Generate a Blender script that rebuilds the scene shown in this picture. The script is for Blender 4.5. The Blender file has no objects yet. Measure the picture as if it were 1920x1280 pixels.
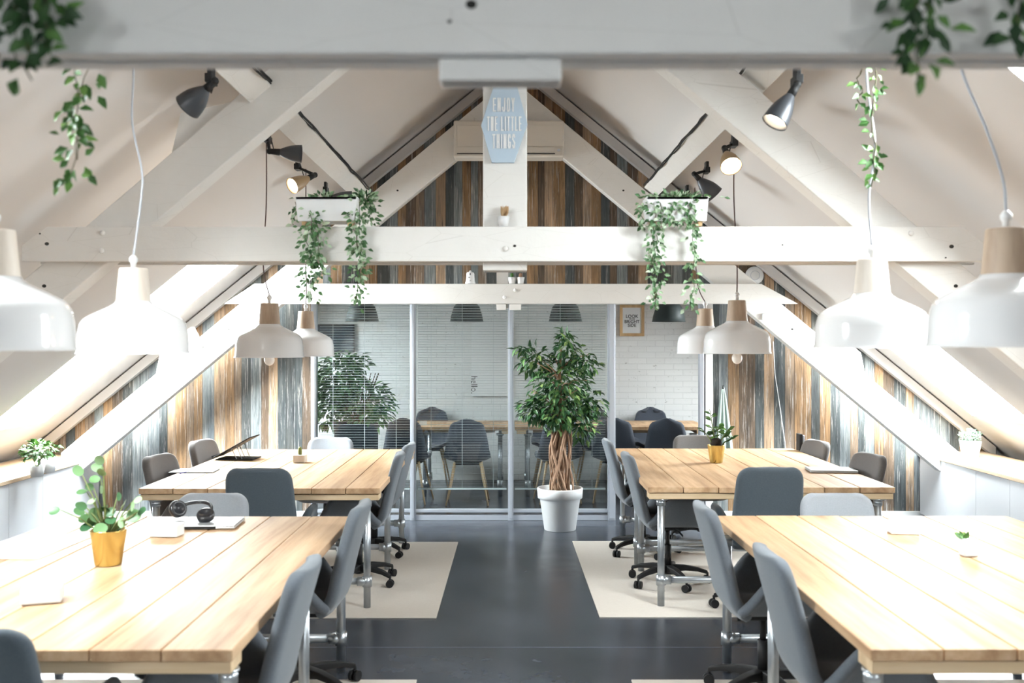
import bpy, math, random
from mathutils import Vector, Matrix
PI = math.pi
R = math.radians
sc = bpy.context.scene
col = sc.collection

# ---------------------------------------------------------------- camera, sky, exposure
FPX, CX, CY, HC = 1866.7, 955.0, 640.0, 1.67
cam = bpy.data.cameras.new('camera'); co = bpy.data.objects.new('camera', cam); col.objects.link(co)
co.location = (0, 0, HC); co.rotation_euler = (PI/2, 0, 0)
cam.sensor_width = 36.0; cam.lens = 35.0; cam.shift_x = 5/1920.0
cam.dof.use_dof = True; cam.dof.focus_distance = 8.0; cam.dof.aperture_fstop = 2.8
cam.clip_start = 0.05
sc.camera = co
W = bpy.data.worlds.new('sky'); sc.world = W; W.use_nodes = True
bg = W.node_tree.nodes['Background']
bg.inputs['Color'].default_value = (0.97, 0.985, 1.0, 1); bg.inputs['Strength'].default_value = 84.0
sc.view_settings.view_transform = 'Standard'; sc.view_settings.look = 'None'
sc.view_settings.gamma = 1.0; sc.view_settings.use_curve_mapping = False
sc.view_settings.exposure = -0.08
sun = bpy.data.lights.new('hazy_sun', 'SUN'); sun.energy = 46.0; sun.angle = R(60); sun.color = (1.0, .97, .93)
so_ = bpy.data.objects.new('hazy_sun', sun); col.objects.link(so_); so_.rotation_euler = (R(50), 0, R(4)); so_.location = (0, -6, 8)
sc.cycles.use_denoising = True
sc.cycles.max_bounces = 8; sc.cycles.diffuse_bounces = 5; sc.cycles.glossy_bounces = 3
sc.cycles.transmission_bounces = 4; sc.cycles.transparent_max_bounces = 12
sc.cycles.caustics_reflective = False; sc.cycles.caustics_refractive = False
sc.cycles.sample_clamp_indirect = 6.0

# roof: z = RZ - RS*|x - RX|
RZ, RS, RX = 4.35, 0.81, 0.05
def roofz(x): return RZ - RS*abs(x-RX)
def roofx(z, s): return RX + s*(RZ-z)/RS
# skylights (side, y0, y1, z_low, z_high); behind-camera and meeting-room ones unseen, added for daylight
SKY = [(-1, 2.5, 3.15, 2.05, 2.85), (-1, 7.8, 8.88, .95, 2.50), (-1, -1.0, -.4, 1.9, 2.6), (-1, 10.2, 10.9, 1.5, 2.2),
       (1, 3.4, 4.0, 2.15, 3.0), (1, 7.9, 9.0, 1.0, 1.95), (1, -1.0, -.4, 1.9, 2.6), (1, 10.1, 10.6, 1.5, 2.2),
       (-1, 5.7, 6.6, 2.98, 3.6), (1, 5.9, 6.7, 3.0, 3.6)]
SKY = SKY[:8]
def portal(loc, rot, sx, sy):
    l = bpy.data.lights.new('daylight_portal', 'AREA'); l.shape = 'RECTANGLE'; l.size = sx; l.size_y = sy
    l.cycles.is_portal = True
    o = bpy.data.objects.new('daylight_portal', l); col.objects.link(o); o.location = loc; o.rotation_euler = rot
for s, y0, y1, z0, z1 in SKY:
    xm = (roofx(z0, s)+roofx(z1, s))/2; zm = (z0+z1)/2
    L = (z1-z0)/math.sin(math.atan(RS))
    a = math.atan(RS)
    n = Vector((s*math.sin(a), 0, math.cos(a)))
    p = Vector((xm, (y0+y1)/2, zm)) + n*0.22
    portal(p, (0, s*a, 0), L, y1-y0)

# ---------------------------------------------------------------- helpers
class MB:
    def __init__(s): s.v = []; s.f = []; s.sm = []
    def add(s, vs, fs, smooth=False):
        n = len(s.v); s.v += [tuple(p) for p in vs]; s.f += [tuple(i+n for i in f) for f in fs]; s.sm += [smooth]*len(fs); return s
    def box(s, x0, x1, y0, y1, z0, z1, M=None):
        vs = [Vector((x, y, z)) for z in (z0, z1) for y in (y0, y1) for x in (x0, x1)]
        if M is not None: vs = [M @ p for p in vs]
        return s.add(vs, [(0,2,3,1),(4,5,7,6),(0,1,5,4),(2,6,7,3),(0,4,6,2),(1,3,7,5)])
    def prism(s, pts, y0, y1):          # polygon in xz extruded along y
        n = len(pts); a = sum(pts[i][0]*pts[(i+1)%n][1]-pts[(i+1)%n][0]*pts[i][1] for i in range(n))
        if a < 0: pts = pts[::-1]
        vs = [(x, y0, z) for x, z in pts]+[(x, y1, z) for x, z in pts]
        fs = [tuple(range(n)), tuple(range(2*n-1, n-1, -1))]+[(i, i+n, (i+1)%n+n, (i+1)%n) for i in range(n)]
        return s.add(vs, fs)
    def lathe(s, prof, n=32, c=(0,0,0), M=None, smooth=True, cap=True):
        vs = []; fs = []
        for r, z in prof:
            for k in range(n):
                t = 2*PI*k/n; p = Vector((r*math.cos(t), r*math.sin(t), z)); vs.append((M @ p) if M is not None else p+Vector(c))
        m = len(prof)
        for i in range(m-1):
            for k in range(n): fs.append((i*n+k, i*n+(k+1)%n, (i+1)*n+(k+1)%n, (i+1)*n+k))
        s.add(vs, fs, smooth)
        if cap:
            b = len(s.v)-len(vs)
            if prof[0][0] > 1e-5: s.f.append(tuple(b+k for k in range(n-1, -1, -1))); s.sm.append(False)
            if prof[-1][0] > 1e-5: s.f.append(tuple(b+(m-1)*n+k for k in range(n))); s.sm.append(False)
        return s
    def cyl(s, p0, p1, r0, r1=None, n=14, smooth=True):
        p0 = Vector(p0); p1 = Vector(p1); r1 = r0 if r1 is None else r1
        d = p1-p0; L = d.length; M = Matrix.Translation(p0) @ d.to_track_quat('Z', 'Y').to_matrix().to_4x4()
        return s.lathe([(r0, 0), (r1, L)], n, M=M, smooth=smooth)
    def tube(s, pts, r, n=8):
        pts = [Vector(p) for p in pts]; vs = []; fs = []
        up = Vector((0.13, 0.31, 0.94)).normalized()
        rr = r if isinstance(r, (list, tuple)) else [r]*len(pts)
        for i, p in enumerate(pts):
            d = (pts[min(i+1, len(pts)-1)]-pts[max(i-1, 0)]).normalized()
            a = d.cross(up)
            if a.length < 1e-3: a = d.cross(Vector((1, 0, 0)))
            a.normalize(); b = d.cross(a)
            for k in range(n):
                t = 2*PI*k/n; vs.append(p+(a*math.cos(t)+b*math.sin(t))*rr[i])
        for i in range(len(pts)-1):
            for k in range(n): fs.append((i*n+k, i*n+(k+1)%n, (i+1)*n+(k+1)%n, (i+1)*n+k))
        fs.append(tuple(range(n-1, -1, -1))); fs.append(tuple((len(pts)-1)*n+k for k in range(n)))
        return s.add(vs, fs, True)
    def ball(s, c, r, n=12, sq=1.0):
        prof = [(max(r*math.sin(PI*i/n), 1e-6), -r*sq*math.cos(PI*i/n)) for i in range(n+1)]
        return s.lathe(prof, n*2, c=c, cap=False)
    def leaf(s, b, d, nrm, L, w, fold=0.15):
        b = Vector(b); d = Vector(d).normalized(); nrm = Vector(nrm)
        sd = d.cross(nrm)
        if sd.length < 1e-3: sd = d.cross(Vector((1, 0.2, 0)))
        sd.normalize(); n2 = sd.cross(d)
        m = b+d*L*0.42; t = b+d*L-n2*L*fold*0.8
        return s.add([b, m+sd*w/2+n2*w*fold, t, m-sd*w/2+n2*w*fold, m-n2*w*fold*0.6, b+d*L*.75+sd*w*.3, b+d*L*.75-sd*w*.3, b+d*L*.75-n2*w*.15],
                     [(0,4,1),(0,3,4),(4,7,5,1),(4,3,6,7),(7,2,5),(7,6,2)], True)
    def rleaf(s, b, d, nrm, L, w):
        b = Vector(b); d = Vector(d).normalized(); sd = d.cross(Vector(nrm)).normalized(); n2 = sd.cross(d)
        c = b+d*L*.5; vs = [c-n2*w*.08]; N = 14
        for k in range(N):
            t = 2*PI*k/N; vs.append(c+d*L*.5*math.cos(t)+sd*w*.5*math.sin(t)+n2*w*.06*abs(math.sin(t)))
        return s.add(vs, [(0, 1+k, 1+(k+1)%N) for k in range(N)], True)
    def grid(s, fn, nu, nv):
        vs = [fn(i/(nu-1), j/(nv-1)) for j in range(nv) for i in range(nu)]
        return s.add(vs, [(j*nu+i, j*nu+i+1, (j+1)*nu+i+1, (j+1)*nu+i) for j in range(nv-1) for i in range(nu-1)], True)
    def build(s, name, m, parent=None, bevel=0, seg=2, loc=None):
        me = bpy.data.meshes.new(name); me.from_pydata(s.v, [], s.f); me.update()
        me.polygons.foreach_set('use_smooth', s.sm)
        for x in (m if isinstance(m, list) else [m]): me.materials.append(x)
        o = bpy.data.objects.new(name, me); col.objects.link(o)
        if parent: o.parent = parent
        if loc: o.location = loc
        if bevel:
            b = o.modifiers.new('bevel', 'BEVEL'); b.width = bevel; b.segments = seg; b.limit_method = 'ANGLE'; b.angle_limit = R(40)
        return o
def tag(o, label, cat, group=None):
    o['label'] = label; o['category'] = cat
    if group: o['group'] = group
    return o
def thing(name, label, cat, loc=(0,0,0), rz=0, group=None):
    o = bpy.data.objects.new(name, None); col.objects.link(o); o.location = loc; o.rotation_euler = (0, 0, rz)
    o.empty_display_size = 0.1
    return tag(o, label, cat, group)
def struct(o): o['kind'] = 'structure'; return o
def dup(root, loc=None, rz=None, label=None, group=None, sz=None):
    r = root.copy(); col.objects.link(r)
    if loc is not None: r.location = loc
    if rz is not None: r.rotation_euler = (0, 0, rz)
    if sz: r.scale = (1, 1, sz)
    if label: r['label'] = label
    if group: r['group'] = group
    for ch in list(root.children):
        c = ch.copy(); col.objects.link(c); c.parent = r
        for g in ch.children:
            d = g.copy(); col.objects.link(d); d.parent = c
    return r
def px(x, y, Y): return Vector(((x-CX)/FPX*Y, Y, HC+(CY-y)/FPX*Y))

# ---------------------------------------------------------------- materials
def mat(name, c, rough=0.6, metal=0.0, spec=0.5, emit=None, es=0, coat=0, sheen=0):
    m = bpy.data.materials.new(name); m.use_nodes = True; b = m.node_tree.nodes['Principled BSDF']
    b.inputs['Base Color'].default_value = (*c, 1); b.inputs['Roughness'].default_value = rough
    b.inputs['Metallic'].default_value = metal; b.inputs['Specular IOR Level'].default_value = spec
    b.inputs['Coat Weight'].default_value = coat; b.inputs['Sheen Weight'].default_value = sheen
    if emit: b.inputs['Emission Color'].default_value = (*emit, 1); b.inputs['Emission Strength'].default_value = es
    return m
class NT:
    def __init__(s, m): s.m = m; s.t = m.node_tree; s.b = s.t.nodes['Principled BSDF']
    def n(s, ty, **k):
        o = s.t.nodes.new(ty)
        for a, v in k.items(): setattr(o, a, v)
        return o
    def l(s, a, b): s.t.links.new(a, b)
    def coord(s, scale=(1,1,1), kind='Object', rot=(0,0,0)):
        c = s.n('ShaderNodeTexCoord'); mp = s.n('ShaderNodeMapping'); mp.inputs['Scale'].default_value = scale; mp.inputs['Rotation'].default_value = rot
        s.l(c.outputs[kind], mp.inputs['Vector']); return mp.outputs['Vector']
    def noise(s, vec, scale, detail=4, rough=0.6):
        o = s.n('ShaderNodeTexNoise'); o.inputs['Scale'].default_value = scale; o.inputs['Detail'].default_value = detail; o.inputs['Roughness'].default_value = rough
        if vec is not None: s.l(vec, o.inputs['Vector'])
        return o.outputs['Fac']
    def ramp(s, fac, stops, interp='LINEAR'):
        o = s.n('ShaderNodeValToRGB'); o.color_ramp.interpolation = interp
        e = o.color_ramp.elements
        while len(e) > 1: e.remove(e[-1])
        e[0].position = stops[0][0]; e[0].color = (*stops[0][1], 1)
        for p, c in stops[1:]: k = e.new(p); k.color = (*c, 1)
        s.l(fac, o.inputs['Fac']); return o.outputs['Color']
    def mix(s, a, b, f, mode='MIX'):
        o = s.n('ShaderNodeMix'); o.data_type = 'RGBA'; o.blend_type = mode
        for x, i in ((a, 6), (b, 7), (f, 0)):
            if hasattr(x, 'is_output'): s.l(x, o.inputs[i])
            elif i == 0: o.inputs[0].default_value = x
            else: o.inputs[i].default_value = (*x, 1)
        return o.outputs[2]
    def bump(s, h, dist=0.01, st=0.5):
        o = s.n('ShaderNodeBump'); o.inputs['Distance'].default_value = dist; o.inputs['Strength'].default_value = st
        s.l(h, o.inputs['Height']); s.l(o.outputs['Normal'], s.b.inputs['Normal'])
    def color(s, c): s.l(c, s.b.inputs['Base Color'])
def speck(name, c1, c2, scale=(1,1,1), ns=5, rough=0.6, bump=0.0, bscale=80, **k):
    m = mat(name, c1, rough, **k); t = NT(m); v = t.coord(scale)
    t.color(t.mix(c1, c2, t.noise(v, ns)))
    if bump: t.bump(t.noise(v, bscale, 3), bump, 0.6)
    return m

M = {}
M['ceiling'] = speck('ceiling_plaster', (.73,.70,.68), (.77,.745,.73), ns=0.8, rough=.9)
M['paint'] = mat('painted_timber', (.80,.79,.76), .55)
t = NT(M['paint']); v = t.coord((1,1,1))
g = t.noise(t.coord((3, 3, 3)), 3, 6)
cr = t.n('ShaderNodeTexVoronoi', feature='DISTANCE_TO_EDGE'); cr.inputs['Scale'].default_value = 1.0
t.l(t.coord((2.2, 2.2, 9)), cr.inputs['Vector'])
line = t.ramp(cr.outputs['Distance'], [(0, (.55,.53,.50)), (.004, (1,1,1))])
t.color(t.mix(t.mix((.80,.785,.755), (.87,.86,.84), g), line, .35, 'MULTIPLY'))
t.bump(t.noise(v, 40, 4), 0.002, 0.5)
M['plank'] = mat('reclaimed_plank_wall', (.2,.15,.1), .8)
t = NT(M['plank'])
c = t.n('ShaderNodeTexCoord'); sp = t.n('ShaderNodeSeparateXYZ'); t.l(c.outputs['Object'], sp.inputs[0])
mu = t.n('ShaderNodeMath', operation='MULTIPLY'); mu.inputs[1].default_value = 11.5; t.l(sp.outputs['X'], mu.inputs[0])
vo = t.n('ShaderNodeTexVoronoi', voronoi_dimensions='1D'); t.l(mu.outputs[0], vo.inputs['W']); vo.inputs['Scale'].default_value = 1
ve = t.n('ShaderNodeTexVoronoi', voronoi_dimensions='1D', feature='DISTANCE_TO_EDGE'); t.l(mu.outputs[0], ve.inputs['W']); ve.inputs['Scale'].default_value = 1
for q in (vo, ve): q.inputs['Randomness'].default_value = .75
wn = t.n('ShaderNodeTexWhiteNoise', noise_dimensions='3D'); t.l(vo.outputs['Color'], wn.inputs['Vector'])
sc2 = t.n('ShaderNodeSeparateColor'); t.l(wn.outputs['Color'], sc2.inputs[0])
base = t.ramp(sc2.outputs[0], [(0, (.060,.074,.080)), (.16, (.26,.165,.088)), (.34, (.11,.080,.056)), (.46, (.19,.22,.235)), (.60, (.36,.26,.175)), (.72, (.070,.080,.082)), (.86, (.22,.165,.12))], 'CONSTANT')
grain = t.noise(t.coord((38, 1, 1.6)), 1.6, 7, .7)
gcol = t.ramp(grain, [(.30, (.30,.29,.28)), (.48, (.85,.85,.85)), (.62, (1.15,1.13,1.1)), (.78, (1.7,1.66,1.6))])
x1 = t.mix(base, gcol, 1.0, 'MULTIPLY')
worn = t.noise(t.coord((26, 1, 1.1)), 2.3, 8, .75)
x1 = t.mix(x1, (.60, .585, .57), t.ramp(worn, [(.545, (0,0,0)), (.68, (.75,.75,.75))]))
dk = t.noise(t.coord((30, 1, 2.4)), 3.1, 6, .75)
x1 = t.mix(x1, (.03, .025, .02), t.ramp(dk, [(.58, (0,0,0)), (.70, (.8,.8,.8))]))
big = t.noise(t.coord((5, 1, .9)), 2.2, 3)
x2 = t.mix(x1, t.ramp(big, [(.3, (.6,.62,.66)), (.7, (1.35,1.25,1.15))]), 1.0, 'MULTIPLY')
seam = t.ramp(ve.outputs['Distance'], [(0, (.12,.10,.09)), (.03, (1,1,1))])
t.color(t.mix(x2, seam, 1.0, 'MULTIPLY')); t.bump(grain, .004, .5)
M['floor'] = mat('polished_concrete', (.07,.075,.085), .16)
t = NT(M['floor'])
fn = t.noise(t.coord((1,1,1)), 1.3, 8, .65)
base = t.ramp(fn, [(.3, (.036,.041,.052)), (.7, (.075,.085,.105))])
bt = t.n('ShaderNodeTexBrick'); bt.offset = 0; bt.inputs['Scale'].default_value = 1; bt.inputs['Brick Width'].default_value = 3.6
bt.inputs['Row Height'].default_value = 3.6; bt.inputs['Mortar Size'].default_value = .003; bt.inputs['Color1'].default_value = (1,1,1,1); bt.inputs['Color2'].default_value = (1,1,1,1); bt.inputs['Mortar'].default_value = (3,3,3,1)
mp = t.n('ShaderNodeMapping'); mp.inputs['Location'].default_value = (1.8, -5.44, 0); cc = t.n('ShaderNodeTexCoord'); t.l(cc.outputs['Object'], mp.inputs[0]); t.l(mp.outputs[0], bt.inputs['Vector'])
t.color(t.mix(base, bt.outputs['Color'], 1, 'MULTIPLY'))
rr = t.n('ShaderNodeMapRange'); rr.inputs['To Min'].default_value = .15; rr.inputs['To Max'].default_value = .33; t.l(t.noise(t.coord((1,1,1)), 3, 6), rr.inputs['Value']); t.l(rr.outputs[0], t.b.inputs['Roughness'])
def wood(name, a, b, c3, scale=(14, .9, 14), rough=.5):
    m = mat(name, a, rough); t = NT(m)
    ge = t.n('ShaderNodeNewGeometry'); cc = t.n('ShaderNodeTexCoord')
    ad = t.n('ShaderNodeVectorMath', operation='ADD'); mv = t.n('ShaderNodeVectorMath', operation='MULTIPLY')
    sm = t.n('ShaderNodeVectorMath', operation='SCALE'); sm.inputs[0].default_value = (9, 17, 5); t.l(ge.outputs['Random Per Island'], sm.inputs['Scale'])
    t.l(cc.outputs['Object'], mv.inputs[0]); mv.inputs[1].default_value = scale; t.l(mv.outputs[0], ad.inputs[0]); t.l(sm.outputs[0], ad.inputs[1])
    g = t.noise(ad.outputs[0], 1.5, 7, .65); g2 = t.noise(ad.outputs[0], .35, 3)
    cl = t.mix(t.ramp(g, [(.3, a), (.52, b), (.75, c3)]), t.ramp(g2, [(.32, (.66,.58,.50)), (.62, (1.08,1.05,1.0))]), 1.0, 'MULTIPLY')
    pv = t.ramp(ge.outputs['Random Per Island'], [(0, (.80,.77,.74)), (1, (1.12,1.1,1.08))])
    t.color(t.mix(cl, pv, 1.0, 'MULTIPLY')); t.bump(g, .002, .4); return m
M['table'] = wood('scaffold_plank_wood', (.42,.26,.145), (.58,.41,.26), (.68,.52,.37))
M['edge'] = wood('pale_edge_wood', (.60,.46,.29), (.70,.56,.38), (.78,.66,.50), (.9, 14, 14))
M['neck'] = wood('turned_wood', (.40,.31,.245), (.50,.41,.33), (.60,.51,.43), (14,14,2))
M['neckpale'] = wood('pale_lit_wood', (.74,.71,.68), (.82,.80,.78), (.88,.87,.86), (14,14,2))  # lamp necks washed out by daylight, painted pale; shared with cactus pot
M['counterwood'] = wood('counter_wood', (.60,.47,.33), (.72,.60,.46), (.80,.70,.58))
M['legwood'] = wood('chair_leg_wood', (.50,.36,.22), (.62,.48,.32), (.70,.56,.40), (10,10,1))
def fabric(name, c, c2):
    m = mat(name, c, .92, spec=.2, sheen=.25); t = NT(m)
    t.color(t.mix(c, c2, t.noise(t.coord((1,1,1)), 160, 3))); t.bump(t.noise(t.coord((1,1,1)), 420, 2), .0015, .6); return m
M['slate'] = fabric('slate_felt', (.050,.066,.082), (.085,.105,.125))
M['mid'] = fabric('lit_grey_felt', (.105,.122,.145), (.155,.175,.20))  # paler than slate: daylight on the aisle chairs is put into the colour
M['taupe'] = fabric('taupe_felt', (.10,.092,.09), (.15,.14,.135))
M['light'] = fabric('skylit_grey_felt', (.22,.24,.27), (.30,.32,.35))  # skylight falling on these backrests is painted into the paler felt
M['black'] = mat('black_plastic', (.012,.012,.013), .55, spec=.3)
M['pipe'] = speck('galvanised_pipe', (.42,.46,.50), (.62,.66,.70), ns=18, rough=.32, metal=.9)
M['enamel'] = mat('white_enamel', (.86,.86,.87), .12, coat=.6)
M['white'] = mat('white_gloss', (.84,.85,.86), .35)
M['whitematte'] = mat('white_matte', (.82,.83,.84), .7)
M['cabinet'] = speck('cabinet_lacquer', (.66,.68,.72), (.70,.72,.75), ns=2, rough=.35)
M['alu'] = mat('aluminium_frame', (.55,.59,.66), .35, metal=.55)
M['blind'] = mat('white_blind_slat', (.62,.66,.68), .5)
M['cordw'] = speck('braided_cord', (.75,.77,.80), (.30,.33,.40), ns=900, rough=.8)
M['cordb'] = mat('brown_cord', (.09,.05,.045), .7)
M['spot'] = mat('dark_grey_metal', (.055,.06,.07), .38, metal=.3)
M['domeg'] = mat('charcoal_dome', (.035,.045,.045), .45)
M['inner'] = mat('dome_inside', (.8,.76,.7), .6)
M['gold'] = mat('brass_pot', (.74,.57,.21), .24, metal=1.0)
M['soil'] = mat('soil', (.02,.015,.01), .95)
M['trunk'] = speck('bark', (.20,.11,.065), (.36,.23,.15), ns=30, rough=.85, scale=(1,1,.3))
M['stem'] = mat('green_stem', (.16,.20,.07), .7)
M['stemb'] = mat('brown_stem', (.09,.08,.04), .8)
M['rug'] = speck('cream_woven_rug', (.66,.60,.54), (.74,.69,.63), ns=60, rough=.95, bump=.002, bscale=300)
M['bulb'] = mat('warm_bulb', (1,.9,.75), .4, emit=(1,.72,.42), es=9)
M['bulbhot'] = mat('hot_bulb', (1,.95,.85), .4, emit=(1,.80,.55), es=30)
M['bulboff'] = mat('milky_bulb', (.85,.84,.82), .25, emit=(1,.85,.7), es=.25)
M['sign'] = mat('pale_blue_paint', (.50,.62,.74), .6)
M['ink'] = mat('black_ink', (.02,.02,.025), .6)
M['frame'] = wood('picture_frame_wood', (.50,.34,.18), (.60,.43,.24), (.68,.50,.30), (12,12,2))
M['silver'] = mat('laptop_aluminium', (.62,.63,.65), .35, metal=.6)
M['towel'] = speck('sage_cloth', (.36,.50,.46), (.62,.72,.68), ns=8, rough=.95)
M['dark'] = mat('dark_gap', (.03,.028,.025), .9)
M['pink'] = mat('terracotta_dot', (.6,.2,.12), .6)
M['navy'] = mat('dark_blue_jacket', (.03,.06,.12), .9)
M['clay'] = mat('grey_pot', (.035,.045,.055), .5)
def leafm(name, stops, rough=.45):
    m = mat(name, stops[0][1], rough, spec=.4); t = NT(m); ge = t.n('ShaderNodeNewGeometry')
    t.color(t.ramp(ge.outputs['Random Per Island'], stops)); 
    t.b.inputs['Transmission Weight'].default_value = 0
    return m
M['ficus'] = leafm('ficus_leaf', [(0, (.018,.06,.028)), (.55, (.04,.115,.04)), (.85, (.09,.20,.06)), (1, (.28,.40,.13))])
M['ivy'] = leafm('variegated_ivy_leaf', [(0, (.03,.085,.03)), (.4, (.07,.17,.06)), (.7, (.25,.38,.22)), (1, (.55,.66,.50))])
M['ivyd'] = leafm('dark_ivy_leaf', [(0, (.015,.045,.016)), (.7, (.04,.10,.03)), (1, (.12,.26,.06))])
M['ivyg'] = leafm('green_ivy_leaf', [(0, (.03,.09,.02)), (.7, (.08,.22,.05)), (1, (.22,.42,.10))])
M['round'] = leafm('peperomia_leaf', [(0, (.035,.11,.05)), (.5, (.12,.25,.10)), (1, (.38,.55,.33))], .35)
M['zz'] = leafm('glossy_leaf', [(0, (.015,.05,.012)), (.7, (.05,.14,.03)), (1, (.14,.28,.06))], .3)
M['pale'] = leafm('pale_ball_leaf', [(0, (.14,.26,.18)), (1, (.42,.56,.46))])
M['bush'] = leafm('bush_leaf', [(0, (.02,.08,.035)), (.6, (.06,.19,.07)), (1, (.25,.45,.18))])
M['brick'] = mat('white_painted_brick', (.72,.73,.73), .8)
t = NT(M['brick'])
bt = t.n('ShaderNodeTexBrick'); bt.inputs['Scale'].default_value = 1; bt.inputs['Brick Width'].default_value = .22; bt.inputs['Row Height'].default_value = .07
bt.inputs['Mortar Size'].default_value = .006; bt.inputs['Mortar Smooth'].default_value = .6
bt.inputs['Color1'].default_value = (.80,.805,.805,1); bt.inputs['Color2'].default_value = (.76,.765,.765,1); bt.inputs['Mortar'].default_value = (.71,.715,.715,1)
t.l(t.coord((1,1,1), rot=(-PI/2,0,0)), bt.inputs['Vector'])
sp = t.ramp(t.noise(t.coord((14,14,30)), 1.3, 5, .7), [(.30, (.35,.34,.33)), (.36, (1,1,1))])
t.color(t.mix(bt.outputs['Color'], sp, .8, 'MULTIPLY')); t.bump(bt.outputs['Fac'], -.004, .5)
M['glass'] = bpy.data.materials.new('clear_glass'); M['glass'].use_nodes = True
nt = M['glass'].node_tree; nt.nodes.remove(nt.nodes['Principled BSDF'])
tr = nt.nodes.new('ShaderNodeBsdfTransparent'); tr.inputs[0].default_value = (.93,.96,.96,1)
gl = nt.nodes.new('ShaderNodeBsdfGlossy'); gl.inputs['Roughness'].default_value = .0
fr = nt.nodes.new('ShaderNodeFresnel'); gg = nt.nodes.new('ShaderNodeNewGeometry'); mr = nt.nodes.new('ShaderNodeMapRange'); mr.inputs['To Min'].default_value = 1.5; mr.inputs['To Max'].default_value = 1/1.5
nt.links.new(gg.outputs['Backfacing'], mr.inputs['Value']); nt.links.new(mr.outputs[0], fr.inputs[0]); mx = nt.nodes.new('ShaderNodeMixShader')
nt.links.new(fr.outputs[0], mx.inputs[0]); nt.links.new(tr.outputs[0], mx.inputs[1]); nt.links.new(gl.outputs[0], mx.inputs[2])
nt.links.new(mx.outputs[0], nt.nodes['Material Output'].inputs[0])

# ---------------------------------------------------------------- the room
YW, YB, YF = 9.4, 12.0, -2.6
struct(MB().box(-4.7, 4.8, YF-.2, YB+.2, -.2, 0).build('floor', M['floor']))
al = math.atan(RS)
def slab(side, name):
    ys = sorted({YF-.2, YB+.2} | {y for s in SKY if s[0] == side for y in (s[1], s[2])})
    zlo = roofz(RX+side*4.75)
    mb = MB(); T = .17
    n = Vector((side*math.sin(al), 0, math.cos(al)))*T
    for y0, y1 in zip(ys, ys[1:]):
        zs = sorted({zlo, RZ} | {z for s in SKY if s[0] == side and s[1] <= y0 and s[2] >= y1 for z in (s[3], s[4])})
        for z0, z1 in zip(zs, zs[1:]):
            if any(s[0] == side and s[1] <= y0 and s[2] >= y1 and s[3] <= z0 and s[4] >= z1 for s in SKY): continue
            a = (roofx(z0, side), z0); b = (roofx(z1, side), z1)
            mb.prism([a, b, (b[0]+n.x, b[1]+n.z), (a[0]+n.x, a[1]+n.z)], y0, y1)
    return struct(mb.build(name, M['ceiling']))
slab(-1, 'ceiling'); slab(1, 'ceiling')
for i, (s, y0, y1, z0, z1) in enumerate(SKY):
    n = Vector((s*math.sin(al), 0, math.cos(al))); u = Vector((-s*math.cos(al), 0, math.sin(al)))
    a = Vector((roofx(z0, s), 0, z0)); L = (z1-z0)/math.sin(al)
    Mx = Matrix(((u.x, 0, n.x, a.x), (0, 1, 0, 0), (u.z, 0, n.z, a.z), (0, 0, 0, 1)))
    w = .04; o0, o1 = .171, .21
    f = MB()
    f.box(-w, L+w, y0-w, y0, o0, o1, Mx); f.box(-w, L+w, y1, y1+w, o0, o1, Mx); f.box(-w, 0, y0, y1, o0, o1, Mx); f.box(L, L+w, y0, y1, o0, o1, Mx)
    fo = struct(f.build('window_%d' % (i+1), M['whitematte']))
    MB().box(0, L, y0, y1, .175, .179, Mx).build('pane', M['glass'], fo)
# knee walls, rear and gable walls
struct(MB().box(-4.62, -4.5, YF, YB, 0, .58).build('wall_left', M['ceiling']))
struct(MB().box(4.6, 4.72, YF, YB, 0, .58).build('wall_right', M['ceiling']))
ox0, ox1, oz = -1.87, 1.92, 2.12
def gp(x): return (x, roofz(x))
w = MB()
w.prism([(-4.5, 0), (ox0, 0), (ox0, oz), gp(ox0), gp(-4.5)], YW, YW+.12)
w.prism([(ox1, 0), (4.6, 0), gp(4.6), gp(ox1), (ox1, oz)], YW, YW+.12)
w.prism([(ox0, oz), (ox1, oz), gp(ox1), (RX, RZ), gp(ox0)], YW, YW+.12)
struct(w.build('wall_plank', M['plank']))
struct(MB().prism([(-4.5, 0), (4.6, 0), gp(4.6), (RX, RZ), gp(-4.5)], YB, YB+.15).build('wall_back', M['brick']))
struct(MB().prism([(-4.5, 0), (4.6, 0), gp(4.6), (RX, RZ), gp(-4.5)], YF-.15, YF).build('wall_front', M['ceiling']))
# sloping trim boards where ceiling meets the plank wall
for s, nm in ((-1, 'trim_1'), (1, 'trim_2')):
    xe = RX+s*4.5
    struct(MB().prism([(RX, RZ-.02), (xe, roofz(xe)-.02), (xe, roofz(xe)-.12), (RX, RZ-.12)], YW-.09, YW-.005).build(nm, M['ceiling']))
struct(MB().box(-4.45, ox0-.02, YW-.02, YW-.002, 0, .07).build('baseboard_left', M['whitematte']))
struct(MB().box(ox1+.02, 4.5, YW-.02, YW-.002, 0, .07).build('baseboard_right', M['whitematte']))

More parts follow.
